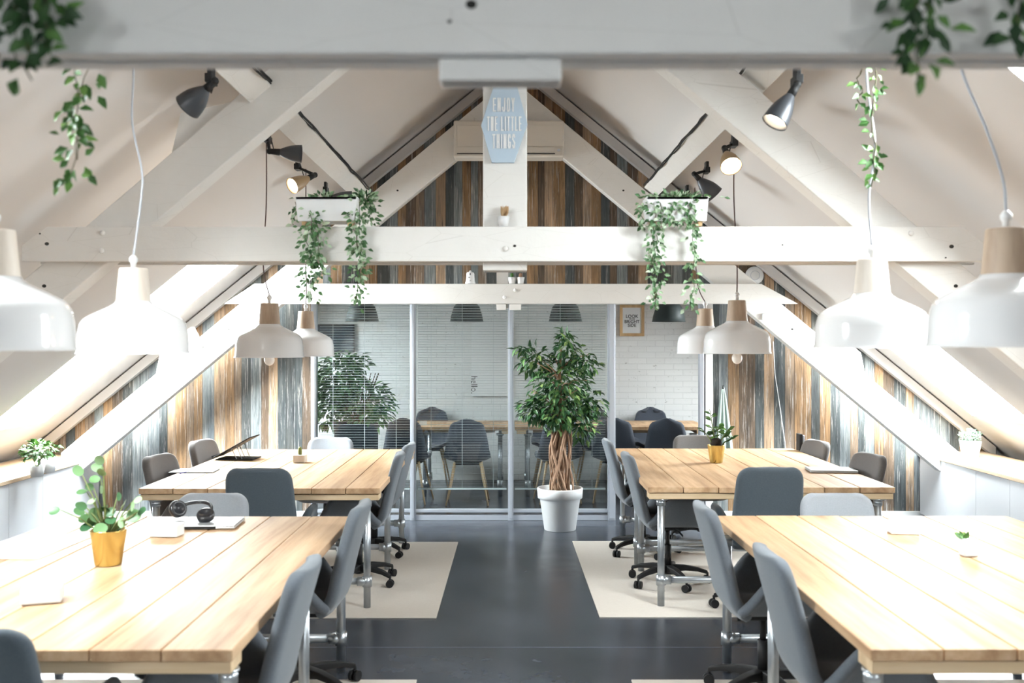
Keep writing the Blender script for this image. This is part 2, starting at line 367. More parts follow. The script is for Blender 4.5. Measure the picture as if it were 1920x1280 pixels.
# ---------------------------------------------------------------- trusses
def bolt(parent, x, y, z, r=.014):
    MB().lathe([(r, 0), (r*.95, .006), (r*.6, .010), (1e-6, .011)], 14, M=Matrix.Translation((x, y, z)) @ Matrix.Rotation(PI/2, 4, 'X')).build('bolt', M['paint'], parent)
def hole(parent, x, y, z, r=.011):
    MB().lathe([(r, 0), (r, .0015)], 10, M=Matrix.Translation((x, y, z)) @ Matrix.Rotation(PI/2, 4, 'X') @ Matrix.Scale(.8, 4, (0, 1, 0))).build('knot_hole', M['dark'], parent)
def rafter(tr, xc, s, up, lo, x_in, x_out, y0, y1):
    U = lambda x: up[0]-up[1]*x
    D = lambda x: lo[0]-lo[1]*x
    return MB().prism([(xc+s*x_in, U(x_in)), (xc+s*x_out, U(x_out)), (xc+s*x_out, D(x_out)), (xc+s*x_in, D(x_in))], y0, y1).build('rafter', M['paint'], tr, .006)
# near truss
tr = thing('roof_truss', 'white timber roof truss nearest the viewer, its tie beam crossing the top of the view', 'roof truss')
bm_ = MB(); bm_.box(-2.42, 2.42, 1.75, 1.792, 2.176, 2.37)
o = bm_.build('front_plank', M['paint'], tr, .004)
hole(o, -.067, 1.7495, 2.262, .010); hole(o, -.105, 1.7495, 2.232, .004)
MB().box(-2.42, 2.42, 1.812, 1.855, 2.176, 2.37).build('rear_plank', M['paint'], tr, .004)
MB().box(-.125, .093, 1.7925, 1.8115, 2.136, 3.9).box(-.125, .093, 1.775, 1.835, 2.136, 2.1755).build('king_post', M['paint'], tr, .004)
for s in (-1, 1): rafter(tr, -.02, s, (4.07, .86), (3.754, .841), .0, 4.2, 1.86, 1.98)
# middle truss
tr = thing('roof_truss', 'white timber roof truss in the middle of the room carrying the two ivy planters', 'roof truss')
zb, zt = 2.072, 2.247
xl0, xl1, xr0, xr1 = px(40,0,5).x, px(88,0,5).x, px(1862,0,5).x, px(1805,0,5).x
o = MB().prism([(xl0, zb), (xr0, zb), (xr0, zb+.055), (xr1, zt), (xl1, zt), (xl0, zb+.08)], 5.0, 5.05).build('tie_beam', M['paint'], tr, .004)
for x, y in ((192, 437), (190, 470), (1708, 437), (948, 466)): p = px(x, y, 5); bolt(o, p.x, 5.0, p.z)
for x, y, r in ((88, 457, .011), (965, 461, .008), (1784, 462, .012), (1773, 483, .005), (1467, 459, .005), (75, 438, .005)): p = px(x, y, 5); hole(o, p.x, 4.9995, p.z, r)
MB().prism([(xl0, zb), (xr0, zb), (xr0, zb+.055), (xr1, zt), (xl1, zt), (xl0, zb+.08)], 5.20, 5.25).build('rear_tie_beam', M['paint'], tr, .004)
for s in (-1, 1):
    o = rafter(tr, -.04, s, (4.07, .86), (3.754, .841), .11, 4.3, 5.055, 5.195)
for x, y in ((83, 536), (1792, 536)): p = px(x, y, 5.055); hole(tr, p.x, 5.0545, p.z, .011)
kp = MB().box(-.134, .090, 5.055, 5.195, 2.03, 3.95).build('king_post', M['paint'], tr, .006)
P = [px(*q, 5.08) for q in ((338, 212), (428, 192), (455, 195), (326, 290), (322, 284))]
MB().prism([(p.x, p.z) for p in P], 5.08, 5.18).build('cleat', M['paint'], tr, .004)
# far truss
tr = thing('roof_truss', 'white timber roof truss standing just before the plank wall', 'roof truss')
x0, x1 = px(418,0,8.88).x, px(1495,0,8.88).x
zb, zt = 2.005, 2.183
o = MB().prism([(x0+.02, zb), (x1, zb), (x1-.33, zt), (x0+.29, zt)], 8.85, 8.90).build('tie_beam', M['paint'], tr, .004)
for x, y in ((946, 557), (966, 544)): p = px(x, y, 8.85); bolt(o, p.x, 8.85, p.z, .016)
for s in (-1, 1):
    o = rafter(tr, .01, s, (4.03, .835), (3.70, .83), .02, 4.02, 8.905, 9.03)
    for x, z, r in ((1.01, 3.02, .01), (1.9+.62, 1.78, .012), (1.9+.85, 1.62, .012)): hole(o, .01+s*x, 8.9045, z, r)
    MB().prism([(.01+s*x, z) for x, z in ((2.86, 4.19-.835*2.86), (3.14, 4.19-.835*3.14), (3.18, 4.02-.835*3.18), (2.80, 4.02-.835*2.80))], 8.92, 9.02).build('cleat', M['paint'], tr, .004)
MB().box(-.115, -.008, 8.905, 9.0, 1.965, 3.3).build('king_post', M['paint'], tr, .004)
MB().box(-.115, -.03, 8.86, 8.90, 1.95, 2.003).box(.0, .105, 8.86, 8.90, 1.95, 2.003).build('spacer_block', M['paint'], tr, .003)
MB().prism([(-.62, 3.32), (.64, 3.32), (.16, 3.88), (-.14, 3.88)], 8.91, 9.0).build('apex_plate', M['paint'], tr, .004)
# purlins
def purlin(s, x, label):
    n = Vector((s*math.sin(al), 0, math.cos(al))); u = Vector((-s*math.cos(al), 0, math.sin(al)))
    zc = 4.27 - RS*abs(x-RX)
    c = Vector((x, 0, zc)) - n*.115
    Mx = Matrix(((u.x, 0, n.x, c.x), (0, 1, 0, 0), (u.z, 0, n.z, c.z), (0, 0, 0, 1)))
    b = MB().box(-.07, .07, 2.2, 9.28, -.105, .165, Mx).build('purlin', M['paint'], None, .004)
    tag(b, label, 'beam')
    c2 = MB()
    random.seed(3+s)
    pts = []
    for k in range(40):
        y = 2.3+k*.17; pts.append(Mx @ Vector((.082+random.uniform(-.004,.006), y, -.10+random.uniform(-.008,.02))))
    c2.tube(pts, .007, 6)
    pts = [p+Vector((random.uniform(-.006,.006)*1, 0, -.012+random.uniform(-.01,.006))) for p in pts]
    c2.tube(pts, .006, 6)
    c2.build('cable', M['black'], b)
    return Mx
PM = {-1: purlin(-1, -1.40, 'white purlin with black cable running lengthwise under the left ceiling slope'),
      1: purlin(1, 1.40, 'white purlin with black cable running lengthwise under the right ceiling slope')}

# ---------------------------------------------------------------- glazed partition and blinds
gp_ = thing('glass_partition', 'grey metal framed glass partition in front of the meeting room', 'glass wall', (0, 9.32, 0))
posts = [(-1.85, -1.80), (-.925, -.875), (-.012, .038), (.92, .99)]
for a, b in posts: MB().box(a, b, -.04, .04, .0, 2.11).box(a+.012, b-.012, -.05, -.04, .02, 2.11).build('post', M['alu'], gp_, .003)
MB().box(-1.80, .92, -.03, .03, 0, .05).box(-1.80, .92, -.035, .035, .075, .105).build('bottom_rail', M['alu'], gp_, .003)
MB().box(-1.80, 1.90, -.035, .035, 2.06, 2.11).build('top_rail', M['alu'], gp_, .003)
for (a, b), (c, d) in zip(posts, posts[1:]): MB().box(b+.001, c-.001, -.004, .004, .106, 2.059).build('pane', M['glass'], gp_)
MB().box(1.775, 1.815, -.04, .04, 0, 2.06).build('post', M['alu'], gp_, .003)
MB().box(1.83, 1.90, -.03, .05, 0, 2.06).build('door_jamb', M['white'], gp_, .003)
for k, ((a, b), (c, d)) in enumerate(zip(posts, posts[1:])):
    bl = thing('venetian_blind', 'white venetian blind behind the %s glass pane' % ('left', 'middle', 'right')[k], 'blind', (0, 9.385, 0), group=None)
    m = MB(); z = 2.03
    Rx = Matrix.Rotation(R(-9), 4, 'X')
    while z > .30:
        m.box(b+.015, c-.015, -.0125, .0125, -.0006, .0006, Matrix.Translation((0, 0, z)) @ Rx); z -= .0243
    m.build('slats', M['blind'], bl)
    MB().box(b+.01, c-.01, -.016, .016, 2.04, 2.075).build('head_rail', M['blind'], bl)
    MB().box(b+.015, c-.015, -.013, .013, .275, .29).build('bottom_bar', M['blind'], bl)
    m = MB()
    for q in (.16, .5, .84):
        x = b+(c-b)*q; m.box(x-.0022, x+.0022, -.015, -.014, .29, 2.04)
    m.build('ladder_cord', M['blind'], bl)

# ---------------------------------------------------------------- tables
def table(x0, x1, y0, y1, label, rows, ins=.09, n=7, z=.76, seam=False):
    xc = (x0+x1)/2
    t = thing('work_table', label, 'table', (xc, y0, 0.008), group='plank work tables on pipe legs')
    random.seed(int(y0*10+x0*7)); hw = (x1-x0)/2; L = y1-y0; m = MB(); w = (x1-x0)/n
    zt = z-.008
    for k in range(n):
        xa = -hw+k*w; j = random.uniform(-.004, .004); dz = random.uniform(-.0015, .0015)
        m.box(xa+.002, xa+w-.002, j, L+j, zt-.036+dz, zt+dz)
    m.build('tabletop', M['table'], t, .004)
    for yy in (.012, L-.13): MB().box(-hw+.01, hw-.01, yy, yy+.118, zt-.076, zt-.039).build('batten', M['edge'], t, .003)
    for yy in rows:
        for s in (-1, 1):
            x = s*(hw-ins); lg = MB().cyl((x, yy, 0), (x, yy, zt-.077), .0225, n=18).build('leg', M['pipe'], t)
            MB().cyl((x, yy, zt-.12), (x, yy, zt-.084), .029, n=18).cyl((x, yy, zt-.0845), (x, yy, zt-.0775), .045 if ins > .05 else .034, n=20).build('flange', M['pipe'], lg)
            f = MB(); f.cyl((x, yy, .13), (x, yy, .195), .030, n=18)
            f.cyl((x, yy, .1625), (x-s*.06, yy, .1625), .029, n=16).build('fitting', M['pipe'], lg)
        MB().cyl((-(hw-ins)+.06, yy, .1625), ((hw-ins)-.06, yy, .1625), .0215, n=16).build('stretcher', M['pipe'], t)
    return t
table(-2.31, -.815, 2.94, 5.19, 'near left plank table with brass potted plant and headphones on it', (.07, 1.18, 2.09), .035)
table(-2.30, -.80, 6.17, 8.42, 'far left plank table with black laptop stand and small cactus', (.06, 1.10, 2.05))
table(1.065, 2.60, 2.94, 5.20, 'near right plank table with two white boxes on it', (.07, 1.21, 2.09), .035)
table(.865, 2.41, 6.21, 8.47, 'far right plank table with brass pot and closed laptop', (.06, 1.01, 1.23, 2.18))

# ---------------------------------------------------------------- office chairs
def make_chair(label, fab, loc, rz, sz, grp):
    t = thing('office_chair', label, 'chair', loc, rz, grp); t.scale = (1, 1, sz)
    b = MB().lathe([(.034, .065), (.040, .075), (.040, .115), (.030, .13)], 20)
    for k in range(5):
        a = R(90+72*k); M4 = Matrix.Rotation(a, 4, 'Z'); vs = []
        for r, w_, zc, h in ((.02, .052, .105, .05), (.12, .044, .108, .036), (.21, .034, .095, .028), (.275, .028, .075, .024)):
            for dy, dz in ((-1, -1), (1, -1), (1, 1), (-1, 1)): vs.append(M4 @ Vector((r, dy*w_/2, zc+dz*h/2)))
        fs = [(i*4+j, i*4+(j+1)%4, (i+1)*4+(j+1)%4, (i+1)*4+j) for i in range(3) for j in range(4)]+[(3,2,1,0), (12,13,14,15)]
        b.add(vs, fs, True)
    bo = b.build('base', M['black'], t, .004)
    for k in range(5):
        a = R(90+72*k); cx, cy = .275*math.cos(a), .275*math.sin(a); d = Vector((-math.sin(a+.5), math.cos(a+.5), 0))
        c = MB(); p = Vector((cx, cy, .026))
        c.cyl(p-d*.024, p-d*.006, .026, n=18).cyl(p+d*.006, p+d*.024, .026, n=18).cyl(p-d*.006, p+d*.006, .012, n=10).cyl((cx, cy, .03), (cx, cy, .075), .008, n=8)
        c.build('caster', M['black'], bo)
    MB().cyl((0, 0, .12), (0, 0, .27), .026, n=16).cyl((0, 0, .27), (0, 0, .40), .015, n=14).build('gas_column', M['black'], t)
    MB().box(-.10, .10, -.12, .12, .385, .415).build('mechanism', M['black'], t, .01)
    MB().tube([(.08, .03, .395), (.19, .05, .392), (.25, .06, .38)], .006, 8).build('lever', M['black'], t)
    def ss(a, lo, hi): q = min(max((a-lo)/(hi-lo), 0), 1); return q*q*(3-2*q)
    def seat(u, v):
        U = 2*u-1; V = 2*v-1
        cu = math.copysign(abs(U)**1.0, U)
        lim = 1-.10*max(0, abs(V)-.55)**1.2*2
        x = cu*.245*lim; y = V*.215+.050
        fl = (.35*ss(V, -1.0, -.1)+.65*min(max((V+.92)/.55, 0), 1))*(1-ss(V, .45, 1.0)*.8)
        z = .445 + .200*fl*ss(abs(U), .60, 1.0) - .035*ss(V, .6, 1)*1 - .012*(1-U*U)
        x += math.copysign(.018*fl*ss(abs(U), .6, 1), U)
        return (x, y, z)
    so = MB().grid(seat, 15, 13).build('seat', fab, t)
    md = so.modifiers.new('pad', 'SOLIDIFY'); md.thickness = .048; md.offset = 0
    so.modifiers.new('round', 'SUBSURF').levels = 1; so.modifiers['round'].render_levels = 1
    top = .915; r = .075
    def back(u, v):
        U = 2*u-1
        z = .405 + (top-.405)*(1-(1-v)**1.25)
        wv = .222 - .030*v - .03*(1-ss(v, 0, .15))
        if z > top-r: wv -= r*.82-math.sqrt(max((r*.82)**2-((z-top+r)*.82)**2, 0))
        y = -.185 - .115*max((z-.42)/(top-.42), 0)**1.3 + .06*(1-ss(z, .40, .50)) + .028*U*U
        return (U*wv, y, z)
    bk = MB().grid(back, 11, 16).build('backrest', fab, t)
    md = bk.modifiers.new('pad', 'SOLIDIFY'); md.thickness = .054; md.offset = 0
    bk.modifiers.new('round', 'SUBSURF').levels = 1; bk.modifiers['round'].render_levels = 1
    return t
G1 = 'swivel chairs with padded shells around the work tables'
zr = .008
TOPZ = .938
def S(z): return (z-zr)/TOPZ
protos = {}
def chair(fab, x, y, rz, ztop, label, extra=0):
    if fab not in protos:
        protos[fab] = make_chair(label, M[fab], (x, y, zr), R(rz+extra), S(ztop), G1); return protos[fab]
    return dup(protos[fab], (x, y, zr), R(rz+extra), label, G1, S(ztop))
chair('slate', -1.47, 2.93, 0, .93, 'dark slate chair at the left bottom corner, back to the viewer')
chair('mid', -.98, 3.45, 90, .93, 'grey chair on the aisle side of the near left table, closest to viewer')
chair('mid', -.98, 4.72, 90, .93, 'grey chair on the aisle side of the near left table, farther one')
chair('light', -1.61, 5.14, 180, .865, 'skylit grey chair behind the near left table, beside the headphones')
chair('slate', -1.479, 6.14, 0, .95, 'dark slate chair seen from behind at the near end of the far left table')
chair('mid', -1.04, 6.88, 90, .925, 'grey chair on the aisle side of the far left table, nearer one', 4)
chair('mid', -1.06, 7.82, 90, .895, 'grey chair on the aisle side of the far left table, next to the glass partition', -3)
chair('light', -1.54, 8.32, 180, .862, 'skylit grey chair at the far end of the far left table')
chair('taupe', -2.16, 6.83, -90, .91, 'taupe chair by the plank wall at the far left table, nearer one', -12)
chair('taupe', -2.16, 7.80, -90, .917, 'taupe chair by the plank wall beside the black laptop stand', -12)
chair('mid', 1.23, 3.66, -90, .93, 'grey chair on the aisle side of the near right table, closest to viewer')
chair('mid', 1.19, 4.67, -90, .93, 'grey chair on the aisle side of the near right table, farther one')
chair('light', 1.775, 5.14, 180, .865, 'skylit grey chair behind the near right table')
chair('slate', 1.54, 6.14, 0, .955, 'dark slate chair seen from behind at the near end of the far right table')
chair('mid', 1.09, 6.86, -90, .925, 'grey chair on the aisle side of the far right table, nearer one')
chair('mid', 1.05, 7.84, -90, .922, 'grey chair on the aisle side of the far right table, beside the big potted tree')
chair('taupe', 1.62, 8.40, 180, .875, 'taupe chair behind the brass pot at the far end of the right table')
chair('taupe', 2.24, 6.86, 90, .914, 'taupe chair by the right plank wall beside the closed laptop', 12)
chair('taupe', 2.23, 8.02, 90, .89, 'taupe chair by the right plank wall at the back corner of the table', 12)

# ---------------------------------------------------------------- rugs
def rug(x0, x1, y0, y1, label, skew=0):
    m = MB(); n = 24
    pts = []
    random.seed(int(x0*9+y0))
    top = [(x0, y0), (x1, y0), (x1+skew, y1), (x0+skew, y1)]
    vs = [(x, y, .0005) for x, y in top]+[(x, y, .0075) for x, y in top]
    m.add(vs, [(3,2,1,0), (4,5,6,7), (0,1,5,4), (1,2,6,5), (2,3,7,6), (3,0,4,7)])
    o = m.build('rug', M['rug'], None, .002); tag(o, label, 'rug', 'cream rugs under the work tables')
    return o
rug(-2.75, -.44, 6.0, 8.27, 'cream rug under the far left table', .015)
rug(.545, 2.85, 6.02, 8.30, 'cream rug under the far right table', -.02)
rug(-2.75, -.455, 2.4, 4.9, 'cream rug at the bottom edge under the near left table')
rug(.60, 2.95, 2.4, 4.9, 'cream rug at the bottom edge under the near right table')

# ---------------------------------------------------------------- pendant lamps
def pendant(x, y, rim, neckmat, cordmat, label, group, pts=None, bulb=0, d=.45):
    s = d/213.0
    t = thing('pendant_lamp', label, 'pendant lamp', (x, y, rim), group=group)
    P = [(107,0),(105,3),(103.5,6),(102,40),(98,58),(93,66),(85,72),(68,81),(45,92),(36,98),(34,102)]
    outer = [(r*s, z*s) for r, z in P]; inner = [((r-2)*s, z*s) for r, z in P[::-1]]
    MB().lathe(outer+inner, 56, cap=False).build('shade', M['enamel'], t)
    MB().lathe([(33.5*s, 100*s), (32.5*s, 104*s), (27*s, 163*s), (26*s, 166*s), (1e-5, 166*s)], 32).build('neck', neckmat, t)
    MB().lathe([(5*s, 166*s), (5*s, 176*s), (8*s, 180*s), (8*s, 186*s), (3*s, 192*s)], 14).build('cord_grip', M['white'], t)
    c0 = (0, 0, 190*s)
    zc = roofz(x)-rim
    if x > 0: zc = 2.80+(1.5-x)*.81-rim+.03
    if pts is None: pts = [(0.004, 0, .55), (-.003, 0, .8), (0, 0, 1.1)]
    pts = [p for p in pts if p[2] < zc-.03-0]
    if pts and pts[-1][2] < zc-.02: pts.append((pts[-1][0], pts[-1][1], (roofz(x+pts[-1][0]) if x < 0 else 2.835+(1.5-x-pts[-1][0])*.81)-rim-.004))
    raw = [c0]+pts; sm = []
    for i in range(len(raw)-1):
        a = Vector(raw[max(i-1,0)]); b = Vector(raw[i]); c = Vector(raw[i+1]); e = Vector(raw[min(i+2, len(raw)-1)])
        for q in range(6):
            w_ = q/6; sm.append(0.5*((2*b)+(c-a)*w_+(2*a-5*b+4*c-e)*w_*w_+(3*b-a-3*c+e)*w_**3))
    sm.append(Vector(raw[-1]))
    MB().tube(sm, .0045 if cordmat is M['cordw'] else .004, 8).build('cord', cordmat, t)
    zb = .045-bulb
    MB().ball((0, 0, zb), .034, 10, 1.15).lathe([(.014, zb+.03), (.014, .16)], 12).build('bulb', M['bulboff'] if bulb else M['bulb'], t)
    return t
GA = 'white enamel pendant lamps'
pendant(-1.50, 2.90, 1.644, M['neckpale'], M['cordw'], 'white enamel pendant lamp cut off by the left edge of the view', GA, [(.005,0,.5),(-.015,0,.7),(-.005,0,1.0)])
pendant(-1.548, 4.10, 1.62, M['neckpale'], M['cordw'], 'white enamel pendant lamp second from left, whole, with neck washed pale by daylight', GA, [(.03,0,.62),(.035,0,.75),(-.005,0,.95),(0.0,0,1.15)])
pendant(-1.557, 6.46, 1.567, M['neck'], M['cordb'], 'white enamel pendant lamp before the left plank wall, nearer of the overlapping pair', GA, [(-.04,0,.6),(-.02,0,1.0)], bulb=.06)
pendant(-1.59, 7.78, 1.555, M['neck'], M['cordb'], 'white enamel pendant lamp overlapping the left edge of the glass partition', GA)
pendant(1.53, 7.78, 1.575, M['neck'], M['cordb'], 'white enamel pendant lamp overlapping the right doorway edge, farther of the right pair', GA, [(-.06,0,.55),(-.08,0,.9)])
pendant(1.50, 6.56, 1.590, M['neck'], M['cordb'], 'white enamel pendant lamp before the right plank wall with its bulb showing', GA, [(0,0,.6),(-.02,0,1.0)], bulb=.075)
pendant(1.435, 3.94, 1.645, M['neckpale'], M['cordw'], 'white enamel pendant lamp with ivy twined round its white cord', GA, [(-.012,0,.6),(.012,0,.8),(-.02,0,1.05)])
pendant(1.477, 2.96, 1.654, M['neck'], M['cordw'], 'white enamel pendant lamp at the right edge with brown wooden neck', GA, [(-.01,0,.5),(-.06,0,.65),(-.14,0,.85),(-.15,0,1.05)])
GB = 'charcoal dome lamps over the meeting tables'
for x, lab in ((679, 'charcoal dome lamp behind the left glass pane'), (875, 'charcoal dome lamp behind the middle glass pane'), (1060, 'charcoal dome lamp behind the right glass pane, above the tree'), (1254, 'charcoal dome lamp in the open doorway, right of the framed print')):
    p = px(x, 603, 10.9)
    t = thing('dome_lamp', lab, 'pendant lamp', p, group=GB)
    P = [(.187,0),(.184,.006),(.180,.01),(.172,.06),(.155,.12),(.142,.16),(.12,.19),(.06,.212),(.022,.22)]
    MB().lathe(P+[(r-.003, z-.001) for r, z in P[::-1]], 40, cap=False).build('shade', M['domeg'], t)
    MB().lathe([(r-.005, z+.001) for r, z in P[1:-1]], 40, cap=False).build('lining', M['inner'], t)
    MB().ball((0, 0, .07), .03, 8).build('bulb', M['bulb'], t)
    MB().cyl((0, 0, .22), (0, 0, roofz(p.x)-p.z-.005), .004, n=8).build('cord', M['black'], t)

# ---------------------------------------------------------------- clamp spotlights
def spot(pc, ps, d, ln, rad, label, lit, warm=False):
    pc = Vector(pc); ps = Vector(ps); d = Vector(d).normalized()
    t = thing('clamp_spotlight', label, 'spotlight', pc, group='dark clamp spotlights on the purlins')
    ps = ps-pc
    Q = d.to_track_quat('Z', 'Y').to_matrix().to_4x4()
    Mx = Matrix.Translation(ps) @ Q
    prof = [(.30,0),(.34,.06),(.42,.12),(.62,.30),(.82,.52),(.93,.75),(.98,.95),(1.0,1.0)]
    P = [(r*rad, z*ln) for r, z in prof]
    MB().lathe([(1e-5, 0)]+P+[((r-.03)*rad, z*ln) for r, z in prof[::-1]], 28, M=Mx, cap=False).build('shade', M['spot'] if not warm else M['warmshade'], t)
    MB().lathe([(1e-5, ln*.62), (rad*.60, ln*.64), (rad*.78, ln*.74), (rad*.80, ln*.78), (rad*.5, ln*.86), (1e-5, ln*.88)], 24, M=Mx, cap=False).build('bulb', M['bulbhot'] if lit else M['bulboff'], t)
    k = MB(); neck = ps-d*.05; k.cyl(neck, ps+d*.01, .016, .020, n=12)
    k.ball(neck, .018, 8); k.cyl(neck, (0, 0, 0), .010, n=10)
    k.build('arm', M['black'], t)
    MB().box(-.016, .016, -.045, .045, -.018, .02).box(-.01, .01, -.03, .03, .02, .06).build('clamp', M['black'], t, .003)
    pp = [Vector((0, .02, .02)), Vector((.0, .05, .05)), Vector((.0, .0, .0))*0+ps*.5+Vector((0, .03, -.03)), neck]
    MB().tube(pp, .0035, 6).build('wire', M['black'], t)
    if lit:
        l = bpy.data.lights.new('spot_glow', 'SPOT'); l.energy = 14; l.color = (1, .74, .48); l.spot_size = R(100); l.spot_blend = .6; l.shadow_soft_size = .03
        o = bpy.data.objects.new('spot_glow', l); col.objects.link(o); o.parent = t
        o.location = ps+d*ln*1.03; o.rotation_euler = (-d).to_track_quat('Z', 'Y').to_euler()
    return t
M['warmshade'] = mat('warm_shade', (.32,.22,.12), .45)
def ws(cx, cy, sx, sy, Yc, Ys): return px(cx, cy, Yc), px(sx, sy, Ys)
a, b = ws(396, 150, 388, 166, 4.35, 4.3); spot(a, b, (-.30, .12, -.22), .125, .062, 'dark grey spotlight at upper left, above the diagonal rafter', False)
a, b = ws(502, 262, 522, 285, 5.75, 5.70); spot(a, b, (.9, .1, -.06), .13, .052, 'black spotlight aimed right, on the left purlin', False)
a, b = ws(558, 314, 580, 333, 6.55, 6.40); spot(a, b, (-.55, -.60, -.42), .15, .052, 'lit warm spotlight on the left purlin', True, True)
a, b = ws(611, 356, 622, 370, 7.7, 7.65); spot(a, b, (.9, .1, -.05), .15, .06, 'black spotlight just above the left ivy planter', False)
a, b = ws(1494, 152, 1484, 176, 4.25, 4.2); spot(a, b, (-.22, -.06, -.36), .15, .056, 'dark grey lit spotlight at upper right, above the diagonal rafter', True)
a, b = ws(1376, 270, 1362, 287, 5.75, 5.65); spot(a, b, (.05, -.62, -.62), .13, .060, 'lit warm spotlight on the right purlin, facing the viewer', True, True)
a, b = ws(1325, 320, 1311, 336, 6.75, 6.7); spot(a, b, (.55, .1, -.55), .15, .068, 'black spotlight on the right purlin aimed down to the right', False)
a, b = ws(1288, 362, 1280, 374, 7.6, 7.55); spot(a, b, (-.5, .1, -.5), .12, .055, 'small black spotlight half hidden by the right ivy planter', False)

# ---------------------------------------------------------------- plants
def rv(s=1): return Vector((random.uniform(-s, s), random.uniform(-s, s), random.uniform(-s, s)))
def vine_mesh(fol, stm, pts, n, spread, L, seed, sr=.0018):
    random.seed(seed); pts = [Vector(p) for p in pts]
    stm.tube(pts, sr, 5)
    seg = [(pts[i], pts[i+1]) for i in range(len(pts)-1)]
    tot = sum((b-a).length for a, b in seg)
    for k in range(n):
        q = random.random()**1.0*tot
        for a, b in seg:
            l = (b-a).length
            if q <= l: break
            q -= l
        p = a+(b-a)*min(q/l, 1)
        off = Vector((random.gauss(0, 1), random.gauss(0, .6), random.gauss(0, .5))).normalized()*spread*random.random()
        d = Vector((off.x, off.y-.2*spread, off.z-spread*.35))+rv(.2*spread)
        if d.length < 1e-5: d = Vector((0,0,-1))
        nr = Vector((random.uniform(-.5,.5), -1, random.uniform(0,.8)))
        l2 = L*random.uniform(.7, 1.25)
        fol.leaf(p+off, d, nr, l2, l2*.58, .2)
def planter(x0, x1, label, vines, tufts, seed):
    t = thing('ivy_planter', label, 'planter', ((x0+x1)/2, 5.03, 2.247))
    o = Vector(t.location)
    h = (x1-x0)/2
    MB().prism([(-h+.012, .022), (h-.012, .022), (h, .146), (h-.008, .146), (h-.008, .135), (-h+.008, .135), (-h+.008, .146), (-h, .146)], -.075, .075).build('trough', M['white'], t, .004)
    MB().box(-h+.03, -h+.05, -.06, .06, 0, .022).box(h-.05, h-.03, -.06, .06, 0, .022).build('foot', M['frame'], t)
    f, s = MB(), MB()
    for k, (pts, n, sp) in enumerate(vines): vine_mesh(f, s, [Vector(p)-o for p in pts], n, sp, .030, seed+k)
    for k, (c, n, sp) in enumerate(tufts):
        random.seed(seed+50+k); c = Vector(c)-o
        for i in range(n):
            d = Vector((random.gauss(0,1), random.gauss(0,.5), abs(random.gauss(0,.6))-.1)); p = c+Vector((d.x*sp[0], d.y*sp[1], d.z*sp[2]))*.7
            f.leaf(p, d+rv(.5), rv(1)+Vector((0,-.5,.6)), .032, .018)
    f.build('ivy_leaves', M['ivy'], t); s.build('ivy_stem', M['stemb'], t)
def dn(x, y0, y1, Y=4.955, n=9, wob=.012, seed=1, x2=None):
    random.seed(seed); x2 = x if x2 is None else x2
    return [px(x+(x2-x)*i/n, y0+(y1-y0)*i/n, Y)+Vector((random.uniform(-wob, wob), random.uniform(-.006, .006), 0)) for i in range(n+1)]
planter(px(557,0,5).x, px(672,0,5).x, 'white trough of trailing ivy on the middle beam, left of the blue sign',
    [(dn(583, 395, 560, seed=1), 120, .050), (dn(592, 400, 520, seed=2, x2=600), 80, .052), (dn(575, 420, 545, seed=4), 50, .045), (dn(676, 378, 565, seed=3, x2=668), 130, .050), (dn(664, 400, 520, seed=6, x2=676), 80, .045), (dn(552, 378, 422, 5.0, seed=5), 16, .02), (dn(688, 370, 420, 5.05, seed=8, x2=700), 50, .045)],
    [(px(610, 372, 5.02), 50, (.07, .03, .02)), (px(683, 378, 5.08), 130, (.035, .04, .05))], 11)
planter(px(1210,0,5).x, px(1326,0,5).x, 'white trough of trailing ivy on the middle beam, right of the blue sign',
    [(dn(1226, 380, 575, seed=11), 110, .045), (dn(1232, 440, 560, seed=12), 55, .042), (dn(1303, 385, 580, seed=13, x2=1298), 95, .040), (dn(1262, 378, 420, seed=14), 45, .045), (dn(1290, 378, 425, seed=15), 50, .045), (dn(1240, 378, 425, seed=18), 40, .05), (dn(1205, 380, 428, seed=16), 30, .025)],
    [(px(1268, 371, 5.04), 110, (.11, .03, .02))], 31)
def hang(name_label, pts, n, sp, L, matl, seed, sr=.002):
    t = thing('ivy_strand', name_label, 'hanging plant', pts[0])
    o = Vector(pts[0]); f, s = MB(), MB()
    lead, rest = pts
    rest = [Vector(p)-o for p in rest]
    return t
def ivy(label, tie, paths, L, matl, seed, sr=.0015):
    o = Vector(tie); t = thing('ivy_strand', label, 'hanging plant', o); f, s = MB(), MB()
    for k, (pts, n, sp) in enumerate(paths):
        pts = [Vector(p)-o for p in pts]
        s.tube([Vector((0,0,0)), pts[0]], sr, 5)
        vine_mesh(f, s, pts, n, sp, L, seed+k, sr)
    f.build('ivy_leaves', matl, t); s.build('ivy_stem', M['stemb'], t)
Y0 = 1.70
ivy('dark ivy draped over the near beam at the top left corner', px(50, -108, Y0+.03),
    [(dn(52, -60, 150, Y0, seed=21, wob=.006), 34, .045), (dn(25, -60, 110, Y0, seed=22, wob=.006), 26, .04), (dn(90, -60, 90, Y0, seed=23, wob=.006), 26, .04)], .036, M['ivyd'], 41)
ivy('green ivy strand hanging behind the near beam above the left lamps', px(165, -320, 2.55),
    [(dn(165, 120, 345, 2.55, seed=24, x2=128, wob=.012), 48, .05), (dn(140, 140, 300, 2.55, seed=25, wob=.012), 12, .03)], .036, M['ivyg'], 45)
ivy('dark ivy draped over the near beam at the top right', px(1715, -108, Y0+.03),
    [(dn(1712, -60, 150, Y0, seed=26, wob=.008), 40, .038), (dn(1735, -60, 70, Y0, seed=27, wob=.006), 22, .04)], .036, M['ivyd'], 49)
